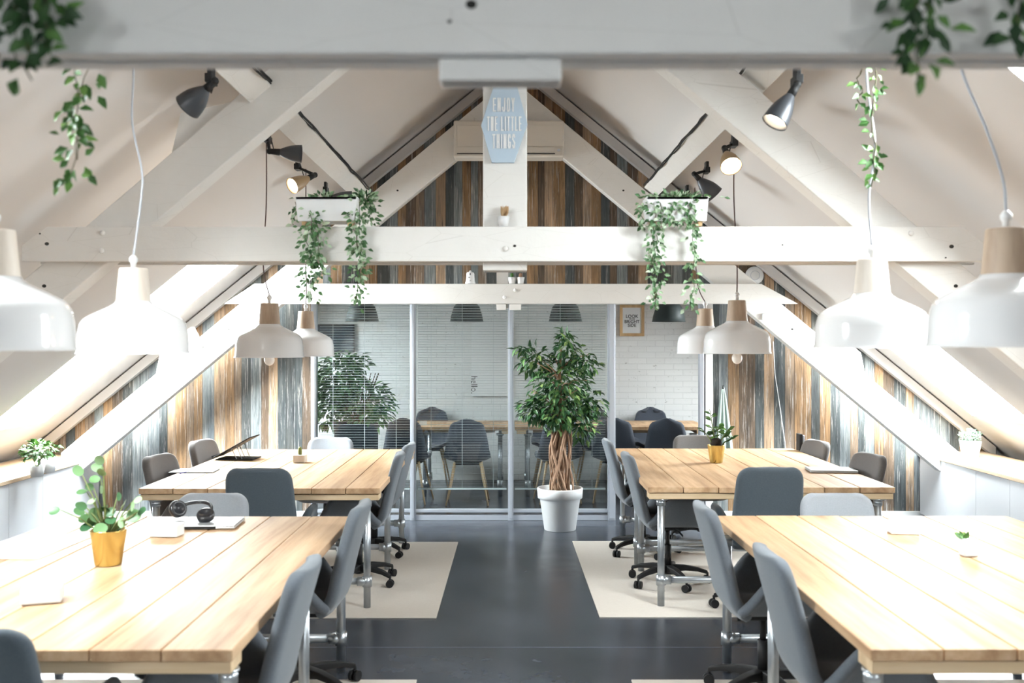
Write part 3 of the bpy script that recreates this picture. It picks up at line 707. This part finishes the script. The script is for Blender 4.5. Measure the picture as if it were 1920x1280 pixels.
ivy('dark ivy at the top right corner of the near beam', px(1915, -108, Y0+.03), [(dn(1915, -60, 66, Y0, seed=28, wob=.006), 22, .03)], .036, M['ivyd'], 55)
ivy('thin ivy strand twined round the cord of the right pendant lamp', px(1636, 72, 3.86),
    [(dn(1640, 120, 350, 3.86, seed=29, x2=1636, wob=.010), 46, .030), (dn(1612, 140, 200, 3.86, seed=30), 9, .02)], .036, M['ivyg'], 59, .003)

def leafcloud(f, c, rad, n, L, w, seed, droop=.4, shape=None):
    random.seed(seed); c = Vector(c)
    for i in range(n):
        u = Vector((random.gauss(0,1), random.gauss(0,1), random.gauss(0,1))).normalized()
        r = random.random()**.45
        p = c+Vector((u.x*rad[0], u.y*rad[1], u.z*rad[2]))*r
        d = Vector((u.x, u.y, u.z*.4-droop))+rv(.55)
        l = L*random.uniform(.7, 1.2); f.leaf(p, d, Vector((u.x*.4, u.y*.4, 1))+rv(.5), l, l*w, .18)
# tall ficus
fx = px(1050, 990, 8.85)
t = thing('ficus_tree', 'tall ficus with braided trunk in a white pot by the glass partition', 'potted tree', (fx.x, 8.85, 0))
MB().lathe([(.135,0),(.14,.004),(.180,.28),(.183,.282),(.198,.284),(.203,.365),(.200,.372),(.186,.372),(.182,.33),(1e-5,.33)], 48).build('pot', M['white'], t)
MB().lathe([(.180,.331),(.05,.345),(1e-5,.345)], 24, cap=False).build('soil', M['soil'], t)
tk = MB(); random.seed(5)
for k in range(34):
    a0 = random.uniform(0, 2*PI); tw = random.uniform(-3.2, 3.2); r0 = random.uniform(.04, .115); pts = []
    for i in range(15):
        q = i/14; rr = r0*(1.05-.35*q)+.012*math.sin(q*9+k); pts.append((rr*math.cos(a0+tw*q), rr*math.sin(a0+tw*q), .34+.62*q))
    tk.tube(pts, random.uniform(.005, .013), 6)
tk.tube([(0,0,.9),(.01,0,1.1),(-.005,0,1.35),(.01,0,1.6)], [.03,.022,.016,.008], 8)
for k in range(26):
    a0 = random.uniform(0, 2*PI); z0 = random.uniform(.85, 1.45); l = random.uniform(.15, .34)
    tk.tube([(0,0,z0), (.5*l*math.cos(a0), .5*l*math.sin(a0), z0+.10), (l*math.cos(a0), l*math.sin(a0), z0+.10+random.uniform(-.05,.1))], [.008,.006,.003], 5)
tk.build('trunk', M['trunk'], t)
f = MB()
for c, rad, n in (((0,0,1.30),(.27,.24,.20),430), ((0,0,1.08),(.29,.24,.17),420), ((.06,0,1.60),(.13,.12,.14),120), ((-.22,0,1.50),(.15,.12,.12),130), ((.22,0,1.48),(.13,.12,.12),110),
                  ((-.25,0,1.08),(.12,.12,.13),110), ((.28,0,1.12),(.12,.12,.14),110), ((.20,0,.93),(.13,.12,.15),110), ((-.02,-.05,.97),(.10,.1,.09),60), ((.04,0,1.73),(.04,.04,.07),26), ((-.33,0,1.60),(.07,.06,.04),26), ((-.14,-.03,.98),(.07,.06,.08),34)):
    leafcloud(f, c, rad, n, .078, .42, int(n+c[2]*100), .45)
f.build('foliage', M['ficus'], t)
# bush inside the meeting room
bx = px(668, 800, 10.0)
t = thing('leafy_bush', 'dense leafy bush in a dark tub behind the left glass pane', 'potted plant', (bx.x, 10.0, 0))
MB().lathe([(.20,0),(.21,.01),(.22,.80),(.235,.81),(.235,.86),(.21,.86),(.20,.82),(1e-5,.82)], 40).build('tub', M['clay'], t)
s = MB(); random.seed(9)
for k in range(14):
    a0 = random.uniform(0, 2*PI); l = random.uniform(.1, .35); s.tube([(0,0,.80), (l*.5*math.cos(a0), l*.3*math.sin(a0), 1.05), (l*math.cos(a0), l*.6*math.sin(a0), 1.35)], [.010,.007,.004], 5)
s.build('branches', M['stemb'], t)
f = MB()
leafcloud(f, (-.18,0,1.30),(.26,.22,.26),420,.10,.45,71,.3); leafcloud(f, (.10,0,1.05),(.30,.24,.22),420,.10,.45,72,.3); leafcloud(f, (-.25,0,1.02),(.22,.2,.24),260,.10,.45,73,.3); leafcloud(f, (-.03,0,1.45),(.16,.15,.12),110,.09,.45,74,.3)
f.build('foliage', M['bush'], t)
# brass pots
def brasspot(p, h, r0, r1, label, name='brass_potted_plant'):
    t = thing(name, label, 'potted plant', p)
    MB().lathe([(r0*.97,0),(r0,.003),(r1,h-.002),(r1,h),(r1-.004,h),(r1-.005,h-.02),(1e-5,h-.02)], 48).build('pot', M['gold'], t)
    MB().lathe([(r1-.006, h-.019), (1e-5, h-.012)], 24, cap=False).build('soil', M['soil'], t)
    return t
p = Vector((px(203,0,4.06).x, 4.06, .762))
t = brasspot(p, .143, .052, .072, 'brass pot with round leaved plant on the near left table')
s = MB(); f = MB(); random.seed(14)
spec = [(-.085,.37,1.0),(-.10,.30,.9),(-.045,.345,.0),(-.025,.30,.2),(.085,.255,1),(.11,.235,1),(.135,.22,1),(-.07,.235,.5),(-.095,.215,.6),(.07,.20,.5),(.02,.225,.5),(-.03,.19,.2),(.0,.165,0),(-.055,.165,.2),(.04,.17,.1),(-.19,.225,1),(-.06,.27,.6),(.03,.27,.8),(.095,.19,.7),(-.01,.21,0),(-.11,.24,.4),(.05,.24,.3),(.02,.155,.1),(-.04,.15,.1),(.065,.155,.2),(-.075,.165,.3),(.0,.19,.1),(-.02,.235,.2),(.055,.185,.4),(-.085,.19,.3),(.115,.215,.9),(-.06,.31,.2)]
for x, z, e in spec:
    y = random.uniform(-.04, .04)*(1+e*.5)
    s.tube([(x*.15, y*.2, .125), (x*.55, y*.6, .125+(z-.125)*.6), (x, y, z)], [.004,.003,.002], 6)
    L = random.uniform(.045, .062)*(1.15 if z < .2 else .85)
    f.rleaf((x, y, z), Vector((x*3+random.uniform(-.3,.3), -.3+random.uniform(-.3,.3), .35-random.random()*.6)), Vector((random.uniform(-.4,.4), -1, random.uniform(.1,.9))), L, L*.85)
s.tube([(-.01,0,.125), (-.015,0,.25), (-.02,0,.37), (-.025,0,.40)], [.005,.004,.003,.002], 6)
for dx, dz, a in ((-.035,.385,1),(-.01,.41,-1),(.0,.36,-1)): f.rleaf((-.02,0,dz), (dx*20,-.3,.3), (0,-1,.5), .05, .036)
s.build('stem', M['stem'], t); f.build('leaves', M['round'], t)
p = Vector((px(1343,0,7.48).x, 7.48, .762))
t = brasspot(p, .132, .047, .066, 'brass pot with glossy dark plant on the far right table')
s = MB(); f = MB(); random.seed(15)
for x, z, y in ((-.05,.40,0),(-.10,.24,-.02),(.02,.27,.02),(.09,.25,0),(.06,.22,-.04),(-.03,.26,.03),(.13,.19,0)):
    P = [Vector((x*.2,y*.2,.115)), Vector((x*.5,y*.6,.115+(z-.115)*.5)), Vector((x,y,z))]; s.tube(P, [.006,.005,.002], 6)
    for i in range(9 if z < .35 else 6):
        q = .3+.7*i/8; b = P[1].lerp(P[2], q) if q > .3 else P[1]
        f.leaf(b, Vector((random.choice((-1,1))*.8, random.uniform(-.8,.4), .4)), (random.uniform(-.3,.3),-.6,1), .055, .028, .1)
f.add([], [])
MB().lathe([(1e-5,.11),(.035,.112),(.045,.14),(.04,.17),(.02,.185),(1e-5,.187)], 16).build('root_crown', M['soil'], t)
s.build('stem', M['stem'], t); f.build('leaves', M['zz'], t)

# ---------------------------------------------------------------- storage counters along the eaves
def counter(s, xf, z, label):
    t = thing('storage_counter', label, 'counter', (xf, 7.6, 0))
    d = .60*s
    x0, x1 = sorted((0.02*s, d)); MB().box(x0, x1, -1.6, 1.77, .05, z-.032).build('carcass', M['cabinet'], t)
    x0, x1 = sorted((.06*s, d)); MB().box(x0, x1, -1.58, 1.77, 0, .05).build('plinth', M['whitematte'], t)
    x0, x1 = sorted((-.015*s, d)); MB().box(x0, x1, -1.62, 1.78, z-.031, z).build('worktop', M['counterwood'], t, .003)
    y = -1.6
    while y < 1.7:
        x0, x1 = sorted((0, .019*s)); MB().box(x0, x1, y+.0015, min(y+.56, 1.77)-.0015, .055, z-.036).build('door', M['cabinet'], t, .0015); y += .56
counter(-1, -3.86, .605, 'white storage counter with wooden top under the left slope')
counter(1, 3.86, .637, 'white storage counter with wooden top under the right slope')
LZ, RZC = .606, .638
def pot_plant(p, r0, r1, h, label, leaves, matl, L, w_, rad, zoff, square=False, numeral=None):
    t = thing('potted_plant', label, 'potted plant', p)
    if square:
        MB().add([(-r0,-r0,0),(r0,-r0,0),(r0,r0,0),(-r0,r0,0),(-r1,-r1,h),(r1,-r1,h),(r1,r1,h),(-r1,r1,h)], [(3,2,1,0),(4,5,6,7),(0,1,5,4),(1,2,6,5),(2,3,7,6),(3,0,4,7)]).build('pot', M['white'], t, .004)
    else:
        MB().lathe([(r0,0),(r1,h),(r1-.006,h),(r1-.008,h-.02),(1e-5,h-.02)], 32).build('pot', M['white'], t)
    s = MB(); random.seed(int(L*1000+p[0]*10)); f = MB()
    for k in range(9):
        a = random.uniform(0, 6.28); s.tube([(0,0,h-.02), (rad[0]*.4*math.cos(a), rad[0]*.4*math.sin(a), h+zoff*.6), (rad[0]*.7*math.cos(a), rad[0]*.7*math.sin(a), h+zoff)], .0025, 5)
    leafcloud(f, (0,0,h+zoff), rad, leaves, L, w_, int(leaves+p[0]*7), .1)
    s.build('stem', M['stem'], t); f.build('leaves', matl, t); return t
q = px(28, 872, 7.55); pot_plant((q.x, 8.1-.0, LZ), .048, .062, .125, 'taller white pot with green plant at the left end of the left counter', 70, M['ivyg'], .055, .5, (.07,.07,.06), .07)
a = px(58, 883, 7.75); t2 = pot_plant((a.x, 7.85, LZ), .045, .058, .085, 'small white pot with bushy green plant on the left counter', 120, M['ivyg'], .06, .5, (.10,.09,.075), .12)
a = px(70, 880, 7.95)
t = thing('numbered_pot', 'white pot marked 2 beside the bushy plant on the left counter', 'pot', (px(80,0,8.22).x, 8.22, LZ))
MB().lathe([(.044,0),(.054,.112),(.048,.112),(.042,.02),(1e-5,.02)], 32).build('pot', M['white'], t)
def text(body, size, sx, m, parent, loc, rot=(PI/2,0,0), name='lettering', ext=.001, sp=1.0, align='CENTER', bold=0.0):
    cu = bpy.data.curves.new(name, 'FONT'); cu.body = body; cu.size = size; cu.extrude = ext; cu.align_x = align; cu.align_y = 'CENTER'; cu.space_character = sp; cu.offset = bold
    cu.resolution_u = 3
    o = bpy.data.objects.new(name, cu); col.objects.link(o)
    dg = bpy.context.evaluated_depsgraph_get(); me = bpy.data.meshes.new_from_object(o.evaluated_get(dg)); me.name = name
    bpy.data.objects.remove(o); me.materials.clear(); me.materials.append(m)
    for v in me.vertices: v.co.x *= sx
    o = bpy.data.objects.new(name, me); col.objects.link(o); o.location = loc; o.rotation_euler = rot
    if parent: o.parent = parent
    return o
text('2', .085, .9, M['clay'], t, (-.005, -.0515, .055))
a = px(1804, 840, 8.8)
pot_plant((4.12, 8.9, RZC), .052, .072, .145, 'square white pot with round pale green plant on the right counter', 520, M['pale'], .022, .6, (.088,.088,.062), .045, True)

# ---------------------------------------------------------------- meeting room
def mtable(x0, x1, label):
    t = thing('meeting_table', label, 'table', ((x0+x1)/2, 10.62, 0), group='plank meeting tables')
    hw = (x1-x0)/2; m = MB()
    for k in range(4): m.box(-hw, hw, k*.21+.002, k*.21+.208, .722, .76)
    m.build('tabletop', M['table'], t, .003)
    for s in (-1, 1): MB().box(s*(hw-.07)-.05, s*(hw-.07)+.05, .0, .84, .684, .721).build('batten', M['edge'], t, .003)
    for s in (-1, 1):
        for yy in (.1, .74):
            x = s*(hw-.14); lg = MB().cyl((x,yy,0), (x,yy,.683), .022, n=16).build('leg', M['pipe'], t)
            MB().cyl((x,yy,.10), (x,yy,.18), .032, n=16).build('fitting', M['pipe'], lg); MB().cyl((x,yy,.66), (x,yy,.683), .04, n=16).build('flange', M['pipe'], lg)
    MB().box(-hw+.2, hw-.2, .4, .44, .66, .72).build('rail', M['edge'], t)
mtable(-1.05, .04, 'meeting table behind the left and middle glass panes'); mtable(.06, 2.12, 'long meeting table behind the tree and doorway')
def mchair(label, loc, rz):
    t = thing('shell_chair', label, 'chair', loc, rz, 'dark felt shell chairs in the meeting room')
    def ss(a, lo, hi): q = min(max((a-lo)/(hi-lo), 0), 1); return q*q*(3-2*q)
    path = [(.24,.435,.17),(.16,.455,.205),(.05,.445,.225),(-.06,.435,.232),(-.14,.45,.236),(-.185,.50,.232),(-.205,.57,.222),(-.22,.66,.205),(-.235,.74,.188),(-.25,.81,.168),(-.258,.85,.140),(-.262,.875,.10),(-.264,.89,.055)]
    def fn(u, v):
        q = v*(len(path)-1); i = min(int(q), len(path)-2); w_ = q-i
        y, z, hw = [path[i][k]*(1-w_)+path[i+1][k]*w_ for k in range(3)]
        U = 2*u-1; lift = .05*abs(U)**2.5
        if v < .45: z += lift*(1-.3*v)
        y += (.05*U*U if v > .4 else 0)*ss(v, .4, .6)
        z -= .05*U*U*ss(v, .75, 1.0)
        return (U*hw, y, z)
    so = MB().grid(fn, 11, 25).build('shell', M['felt'], t)
    md = so.modifiers.new('pad', 'SOLIDIFY'); md.thickness = .03; md.offset = 0
    for sx in (-1, 1):
        for sy in (-1, 1): MB().cyl((sx*.13, sy*.12, .43), (sx*.215, sy*.20, 0), .014, .009, n=10).build('leg', M['legwood'], t)
    MB().box(-.14, .14, -.13, .13, .405, .42).build('bracket', M['black'], t)
    return t
M['felt'] = fabric('navy_grey_felt', (.045,.055,.075), (.08,.09,.115))
m0 = mchair('dark shell chair behind the post between left and middle panes', (-1.05, 10.42, 0), R(-8))
for x, y, rz, lab in ((-.43, 10.33, 0, 'dark shell chair centred behind the middle glass pane, back to viewer'),
    (.50, 10.42, 8, 'dark shell chair behind the trunk of the tree'), (1.10, 10.45, -6, 'dark shell chair behind the wide grey post by the doorway'),
    (1.64, 10.40, -8, 'dark shell chair seen through the open doorway, nearest'),
    (-.92, 11.62, 180, 'dark shell chair on the far side of the meeting table, leftmost'), (-.30, 11.62, 180, 'dark shell chair on the far side, hidden behind the centred one'), (.50, 11.62, 180, 'dark shell chair on the far side, left of the tree crown'), (1.0, 11.62, 180, 'dark shell chair on the far side, right of the tree'),
    (1.68, 11.62, 180, 'dark shell chair beyond the table seen through the open doorway')):
    if 'hidden' in lab: continue
    dup(m0, (x, y, 0), R(rz), lab)
# framed print
a = px(1162, 571, 11.97); b = px(1208, 630, 11.97)
t = thing('framed_print', 'wooden framed print with black words on the white brick wall', 'picture', ((a.x+b.x)/2, 11.99, (a.z+b.z)/2))
hw, hh, fw = (b.x-a.x)/2, (a.z-b.z)/2, .035
MB().box(-hw, hw, -.03, 0, hh-fw, hh).box(-hw, hw, -.03, 0, -hh, -hh+fw).box(-hw, -hw+fw, -.03, 0, -hh+fw, hh-fw).box(hw-fw, hw, -.03, 0, -hh+fw, hh-fw).build('frame', M['frame'], t, .003)
MB().box(-hw+fw, hw-fw, -.012, -.001, -hh+fw, hh-fw).build('paper', M['whitematte'], t)
for w_, z, s in (('LOOK', .048, .054), ('ON THE', .017, .018), ('BRIGHT', -.016, .052), ('SIDE', -.060, .052)): text(w_, s, 1.0, M['ink'], t, (0, -.0135, z), bold=.0008)
# white poster with upright word
a = px(884, 604, 11.97); b = px(960, 743, 11.97)
t = thing('poster', 'large white poster with a small upright word on the brick wall', 'poster', ((a.x+b.x)/2, 11.99, (a.z+b.z)/2))
MB().box((a.x-b.x)/2, (b.x-a.x)/2, -.012, 0, (b.z-a.z)/2, (a.z-b.z)/2).build('sheet', M['whitematte'], t)
text('hello.', .11, .9, M['ink'], t, ((a.x-b.x)/2+.03, -.0135, (b.z-a.z)/2+.14), rot=(PI/2, PI/2, 0))
# dark wall screen
a = px(575, 608, 11.95); b = px(664, 660, 11.95)
t = thing('wall_screen', 'dark wall screen behind the left glass pane above the bush', 'screen', ((a.x+b.x)/2, 11.99, (a.z+b.z)/2))
MB().box((a.x-b.x)/2, (b.x-a.x)/2, -.05, 0, (b.z-a.z)/2, (a.z-b.z)/2).build('bezel', M['black'], t, .004)
MB().box((a.x-b.x)/2+.012, (b.x-a.x)/2-.012, -.053, -.0505, (b.z-a.z)/2+.012, (a.z-b.z)/2-.012).build('display', mat('dark_screen', (.03,.045,.06), .2), t)
# card on meeting table
p = px(793, 793, 10.75)
tag(MB().box(-.04, .04, -.002, .002, 0, .05).build('card', M['whitematte'], None, loc=(p.x, 10.78, .761)), 'small white card standing on the meeting table', 'card')

# ---------------------------------------------------------------- things on beams and walls
# air conditioner
a = px(851, 228, 8.76); b = px(1057, 297, 8.76)
t = thing('air_conditioner', 'cream split air conditioner under the roof apex behind the blue sign', 'air conditioner', ((a.x+b.x)/2, 8.90, b.z))
hw = (b.x-a.x)/2; hh = a.z-b.z
m_ac = mat('cream_plastic', (.70,.66,.60), .45)
MB().box(-hw, hw, -.20, 0, 0, hh).build('housing', m_ac, t, .018, 3)
MB().box(-hw+.03, hw-.01, -.206, -.20, hh*.30, hh*.86).build('front_panel', m_ac, t, .003)
MB().box(-hw+.03, hw-.08, -.209, -.203, hh*.12, hh*.27).build('air_flap', m_ac, t, .002)
MB().box(-hw+.03, hw-.08, -.208, -.2, hh*.08, hh*.105).build('slot', M['dark'], t)
MB().box(hw-.06, hw-.035, -.206, -.2, hh*.16, hh*.22).build('indicator', M['alu'], t)
# hexagonal sign
ctr = px(945, 234, 5.04)
P = [px(*q, 5.04) for q in ((925,164),(970,164),(989,233),(964,305),(922,305),(902,235))]
t = thing('hexagon_sign', 'pale blue elongated hexagon sign with white words on the king post', 'sign', (ctr.x, 5.053, ctr.z))
MB().prism([(p.x-ctr.x, p.z-ctr.z) for p in P], -.018, 0).build('board', M['sign'], t, .0015)
M['sg'] = mat('white_lettering', (.88,.89,.90), .6)
GL = {'E': [[(1,1),(0,1),(0,0),(1,0)],[(0,.5),(.8,.5)]], 'N': [[(0,0),(0,1),(1,0),(1,1)]], 'J': [[(1,1),(1,.14),(.75,0),(.25,0),(0,.14),(0,.28)]],
      'O': [[(0,.14),(0,.86),(.25,1),(.75,1),(1,.86),(1,.14),(.75,0),(.25,0),(0,.14)]], 'Y': [[(0,1),(.5,.45),(1,1)],[(.5,.45),(.5,0)]], 'T': [[(0,1),(1,1)],[(.5,1),(.5,0)]],
      'H': [[(0,0),(0,1)],[(1,0),(1,1)],[(0,.45),(1,.45)]], 'L': [[(0,1),(0,0),(1,0)]], 'I': [[(.5,0),(.5,1)]],
      'G': [[(1,.8),(.75,1),(.25,1),(0,.86),(0,.14),(.25,0),(.75,0),(1,.14),(1,.42),(.6,.42)]], 'S': [[(1,.82),(.75,1),(.25,1),(0,.86),(0,.66),(1,.38),(1,.14),(.75,0),(.25,0),(0,.18)]]}
def strokes(word, x0, x1, z0, z1, w_, y, m, parent):
    n = sum(.45 if c in 'I ' else 1 for c in word); gap = .38; u = (x1-x0)/(n+gap*(len(word)-1)); x = x0; mb = MB()
    for c in word:
        cw = u*(.45 if c in 'I ' else 1)
        for line in GL.get(c, []):
            q = [Vector((x+w_/2+(cw-w_)*a_, 0, z0+w_/2+(z1-z0-w_)*b_)) for a_, b_ in line]
            for p0, p1 in zip(q, q[1:]):
                d = (p1-p0).normalized()*w_/2; nn = Vector((-d.z, 0, d.x)); A = p0-d; B = p1+d
                e = (len(mb.f)//6 % 7)*.00025
                mb.prism([(A.x-nn.x, A.z-nn.z), (B.x-nn.x, B.z-nn.z), (B.x+nn.x, B.z+nn.z), (A.x+nn.x, A.z+nn.z)], y-e, y+.0022)
        x += cw+u*gap
    return mb.build('lettering', m, parent)
for w_, xa, xb, ya, yb in (('ENJOY', 924, 965, 183, 209), ('THE LITTLE', 913, 978, 218, 245), ('THINGS', 923, 966, 251, 278)):
    p0 = px(xa, yb, 5.03); p1 = px(xb, ya, 5.03)
    strokes(w_, p0.x-ctr.x, p1.x-ctr.x, p0.z-ctr.z, p1.z-ctr.z, .0068, -.0205, M['sg'], t)
# small pot on middle beam
p = px(944, 427, 5.02)
t = thing('small_pot', 'small white pot with a dry sprig on the middle beam before the king post', 'pot', (p.x, 5.025, 2.248))
MB().lathe([(.022,0),(.030,.052),(.027,.052),(.02,.045),(1e-5,.045)], 24).build('pot', M['white'], t)
f = MB(); random.seed(3)
for k in range(14): f.leaf((random.uniform(-.01,.01), random.uniform(-.008,.008), .045), (random.uniform(-.4,.4), random.uniform(-.3,.3), 1), (random.uniform(-1,1),-1,0), .065, .014)
f.build('dry_sprig', M['frame'], t)
# things on far beam
p = px(882, 532, 8.88)
t = thing('ceramic_figure', 'small white bell shaped ceramic with dark marks on the far beam', 'figurine', (p.x, 8.875, 2.184))
MB().lathe([(.045,0),(.047,.004),(.040,.03),(.036,.075),(.036,.088),(.030,.10),(.012,.107),(.008,.118),(1e-5,.12)], 24).build('body', M['white'], t)
MB().box(-.004, .004, -.040, -.034, .075, .092).box(-.018, -.002, -.042, -.034, .052, .058).box(-.006, .008, -.044, -.034, .025, .028).build('mark', M['ink'], t)
for x, lab in ((960, 'left of two tiny white cactus pots on the far beam'), (976, 'right of two tiny white cactus pots on the far beam')):
    p = px(x, 532, 8.88); t = thing('cactus_pot', lab, 'pot', (p.x, 8.875, 2.184), group='tiny cactus pots on the far beam')
    MB().lathe([(.026,0),(.036,.058),(.032,.058),(.03,.05),(1e-5,.05)], 20).build('pot', M['white'], t)
    MB().lathe([(.014,.05),(.017,.07),(.014,.09),(1e-5,.098)], 10).build('cactus', M['zz'] if x < 970 else M['trunk'], t)
# round access point
p = px(1416, 516, 9.36)
t = thing('ceiling_disc', 'round white plastic disc fixed high on the plank wall at right', 'wifi disc', (p.x, YW-.001, p.z))
Mx = Matrix.Rotation(PI/2, 4, 'X')
MB().lathe([(.085,0),(.085,.02),(.075,.032),(.05,.037),(1e-5,.038)], 36, M=Mx).build('housing', M['white'], t)
MB().lathe([(.045,.0365),(.042,.040),(.040,.0375)], 36, M=Mx, cap=False).build('ring', M['alu'], t)
# switch box on far rafter
p = px(1436, 594, 8.90)
tag(MB().box(-.035, .035, -.02, .0, -.03, .03).build('switch_box', M['white'], None, .004, loc=(p.x, 8.903, p.z)), 'small white box on the far right rafter', 'switch')
# door stop, white wall cord
pts = [px(1450, 640, 9.38), px(1453, 700, 9.38), px(1462, 760, 9.38), px(1472, 830, 9.38), px(1475, 900, 9.38)]
o = MB().tube(pts, .004, 6).build('extension_cable', M['white']); tag(o, 'thin white cord running down the right plank wall', 'cord')
# cloth on hook
p = px(1355, 728, 9.36)
t = thing('hanging_cloth', 'sage green cloth hanging from a hook right of the doorway', 'cloth', (p.x, 9.385, p.z))
def cl(u, v):
    U = 2*u-1; w_ = .008+.085*v**.8
    return (U*w_+.012*v, -.035-.022*math.cos(U*9)*v, -.66*v+.02)
o = MB().grid(cl, 17, 14).build('cloth', M['towel'], t); md = o.modifiers.new('t', 'SOLIDIFY'); md.thickness = .004
MB().cyl((0,0,.0), (0,-.045,.0), .006, n=8).cyl((0,-.045,0), (0,-.045,.03), .006, n=8).build('hook', M['black'], t)
# dark bottle rack item on far right table corner
p = px(1501, 838, 8.3)
t = thing('file_holder', 'slim black and white holder standing by the right plank wall', 'holder', (p.x, 8.30, .762))
MB().box(-.022, .004, -.05, .05, 0, .14).build('body', M['black'], t, .003)
MB().box(.006, .022, -.05, .05, 0, .13).build('sleeve', M['alu'], t, .003)

# ---------------------------------------------------------------- desk things
TZ = .7625
def box_thing(name, label, cat, x, y, sx, sy, sz, m, rz=0, z=TZ, bev=.004):
    o = MB().box(-sx/2, sx/2, -sy/2, sy/2, 0, sz).build(name, m, None, bev, loc=(x, y, z)); o.rotation_euler = (0, 0, rz); return tag(o, label, cat)
def socket(label, p, rz):
    t = thing('desk_socket', label, 'socket box', p, rz, 'white socket boxes on the tables')
    MB().box(-.065, .065, -.045, .045, 0, .055).build('housing', M['white'], t, .005)
    MB().lathe([(.018,0),(.018,.0015),(.016,.0015)], 20, M=Matrix.Translation((0,0,.055))).build('outlet', M['cabinet'], t)
    return t
p = px(72, 1128, 3.45); s0 = socket('white socket box at the front of the near left table', (p.x, 3.48, TZ), R(18))
p = px(308, 1008, 4.62); dup(s0, (p.x, 4.66, TZ), R(-5), 'white socket box before the silver laptop on the near left table')
p = px(1694, 1003, 4.72); dup(s0, (p.x, 4.72, TZ), R(-8), 'white socket box at the back of the near right table')
p = px(1820, 1045, 4.20)
t = thing('small_pot', 'tiny white pot with a green sprig on the near right table', 'pot', (p.x, 4.22, TZ))
MB().box(-.03, .03, -.03, .03, 0, .075).build('pot', M['white'], t, .006)
f = MB(); random.seed(8)
for k in range(12): f.leaf((random.uniform(-.02,.02)-.012, random.uniform(-.02,.02), .07), (random.uniform(-1,.4), random.uniform(-.6,.6), .8), (0,-1,.3), .035, .02)
f.build('leaves', M['ivyg'], t)
# paper sheets left
o = box_thing('paper_sheet', 'white paper sheets at the left edge of the near left table', 'paper', -2.13, 4.42, .36, .52, .002, M['whitematte'], R(-3), bev=0)
# laptop + headphones
p = px(375, 975, 4.85)
t = thing('laptop', 'closed silver laptop under the headphones on the near left table', 'laptop', (p.x, 4.93, TZ), R(3))
MB().box(-.17, .17, -.12, .12, 0, .011).build('base', M['silver'], t, .004)
MB().box(-.17, .17, -.12, .12, .012, .018).build('lid', M['silver'], t, .003)
MB().box(-.11, .08, -.1225, -.119, .002, .013).build('hinge_gap', M['black'], t)
hp = thing('headphones', 'black over-ear headphones lying on the closed laptop', 'headphones', (p.x-.10, 4.97, TZ+.019), R(-15))
M['hp'] = mat('black_headphone', (.015,.016,.02), .3)
def cup(cx, cy, cz, tilt, nm):
    Mx = Matrix.Translation((cx, cy, cz)) @ Matrix.Rotation(tilt, 4, 'Y') @ Matrix.Rotation(.5, 4, 'X')
    MB().lathe([(1e-5,-.02),(.032,-.02),(.042,-.012),(.044,.008),(.040,.018),(.028,.020),(.022,.012),(1e-5,.010)], 28, M=Mx, cap=False).build('ear_cup', M['hp'], hp)
cup(-.055, .0, .05, 1.1, 0); cup(.115, -.02, .028, .15, 1)
pts = []
for k in range(15):
    a = PI*k/14; pts.append((-.055+.085-.085*math.cos(a)+.0, .10*math.sin(a), .055-.025*k/14+.03*math.sin(a)))
MB().tube(pts, .009, 8).build('headband', M['hp'], hp)
# laptop stand
p = px(436, 858, 7.6)
t = thing('laptop_stand', 'black folding laptop stand raised on the far left table', 'laptop stand', (p.x, 7.72, TZ), R(-4))
MB().box(-.13, .16, -.11, .11, 0, .008).build('base', M['black'], t, .003)
Mx = Matrix.Translation((-.145, 0, .012)) @ Matrix.Rotation(R(-29), 4, 'Y')
MB().box(0, .33, -.12, .12, 0, .008, Mx).box(-.004, .006, -.12, .12, .008, .022, Mx).build('tray', M['black'], t, .002)
MB().cyl((.03, -.09, .008), (-.01, -.09, .09), .004, n=8).cyl((.07, -.09, .008), (.03, -.09, .11), .004, n=8).cyl((.03, .09, .008), (-.01, .09, .09), .004, n=8).cyl((.07, .09, .008), (.03, .09, .11), .004, n=8).build('strut', M['alu'], t)
# notebook + pen
t = thing('notebook', 'open white notebook on the far left table near the wall', 'notebook', (px(362,0,6.95).x, 6.98, TZ), R(2))
MB().box(-.15, -.001, -.1, .1, 0, .006).box(.001, .15, -.1, .1, 0, .006).build('pages', M['whitematte'], t, .002)
MB().box(-.155, .155, -.105, .105, -.001, .0).build('cover', M['ink'], t)
o = MB().cyl((-.02, -.07, 0), (.012, .02, .0), .004, n=8).build('pen', mat('blue_pen', (.05,.05,.3), .4), None, loc=(px(350,0,6.9).x, 6.89, TZ+.005)); tag(o, 'dark blue pen lying beside the open notebook', 'pen')
# cactus box
t = thing('cactus_box', 'cream square pot with a small upright cactus on the far left table', 'pot', (px(560,0,7.45).x, 7.50, TZ))
MB().box(-.045, .045, -.045, .045, 0, .055).build('pot', M['neckpale'], t, .004)
MB().lathe([(1e-5,.05),(.013,.052),(.016,.075),(.014,.105),(.006,.115),(1e-5,.116)], 12).build('cactus', mat('cactus', (.16,.18,.05), .7), t)
# closed laptop right
t = thing('laptop', 'closed silver laptop on the far right table', 'laptop', (px(1561,0,6.95).x, 6.98, TZ), R(-6))
MB().box(-.16, .16, -.11, .11, 0, .010).build('base', M['silver'], t, .004); MB().box(-.16, .16, -.11, .11, .011, .017).build('lid', M['silver'], t, .003)
# small reddish dot by the socket
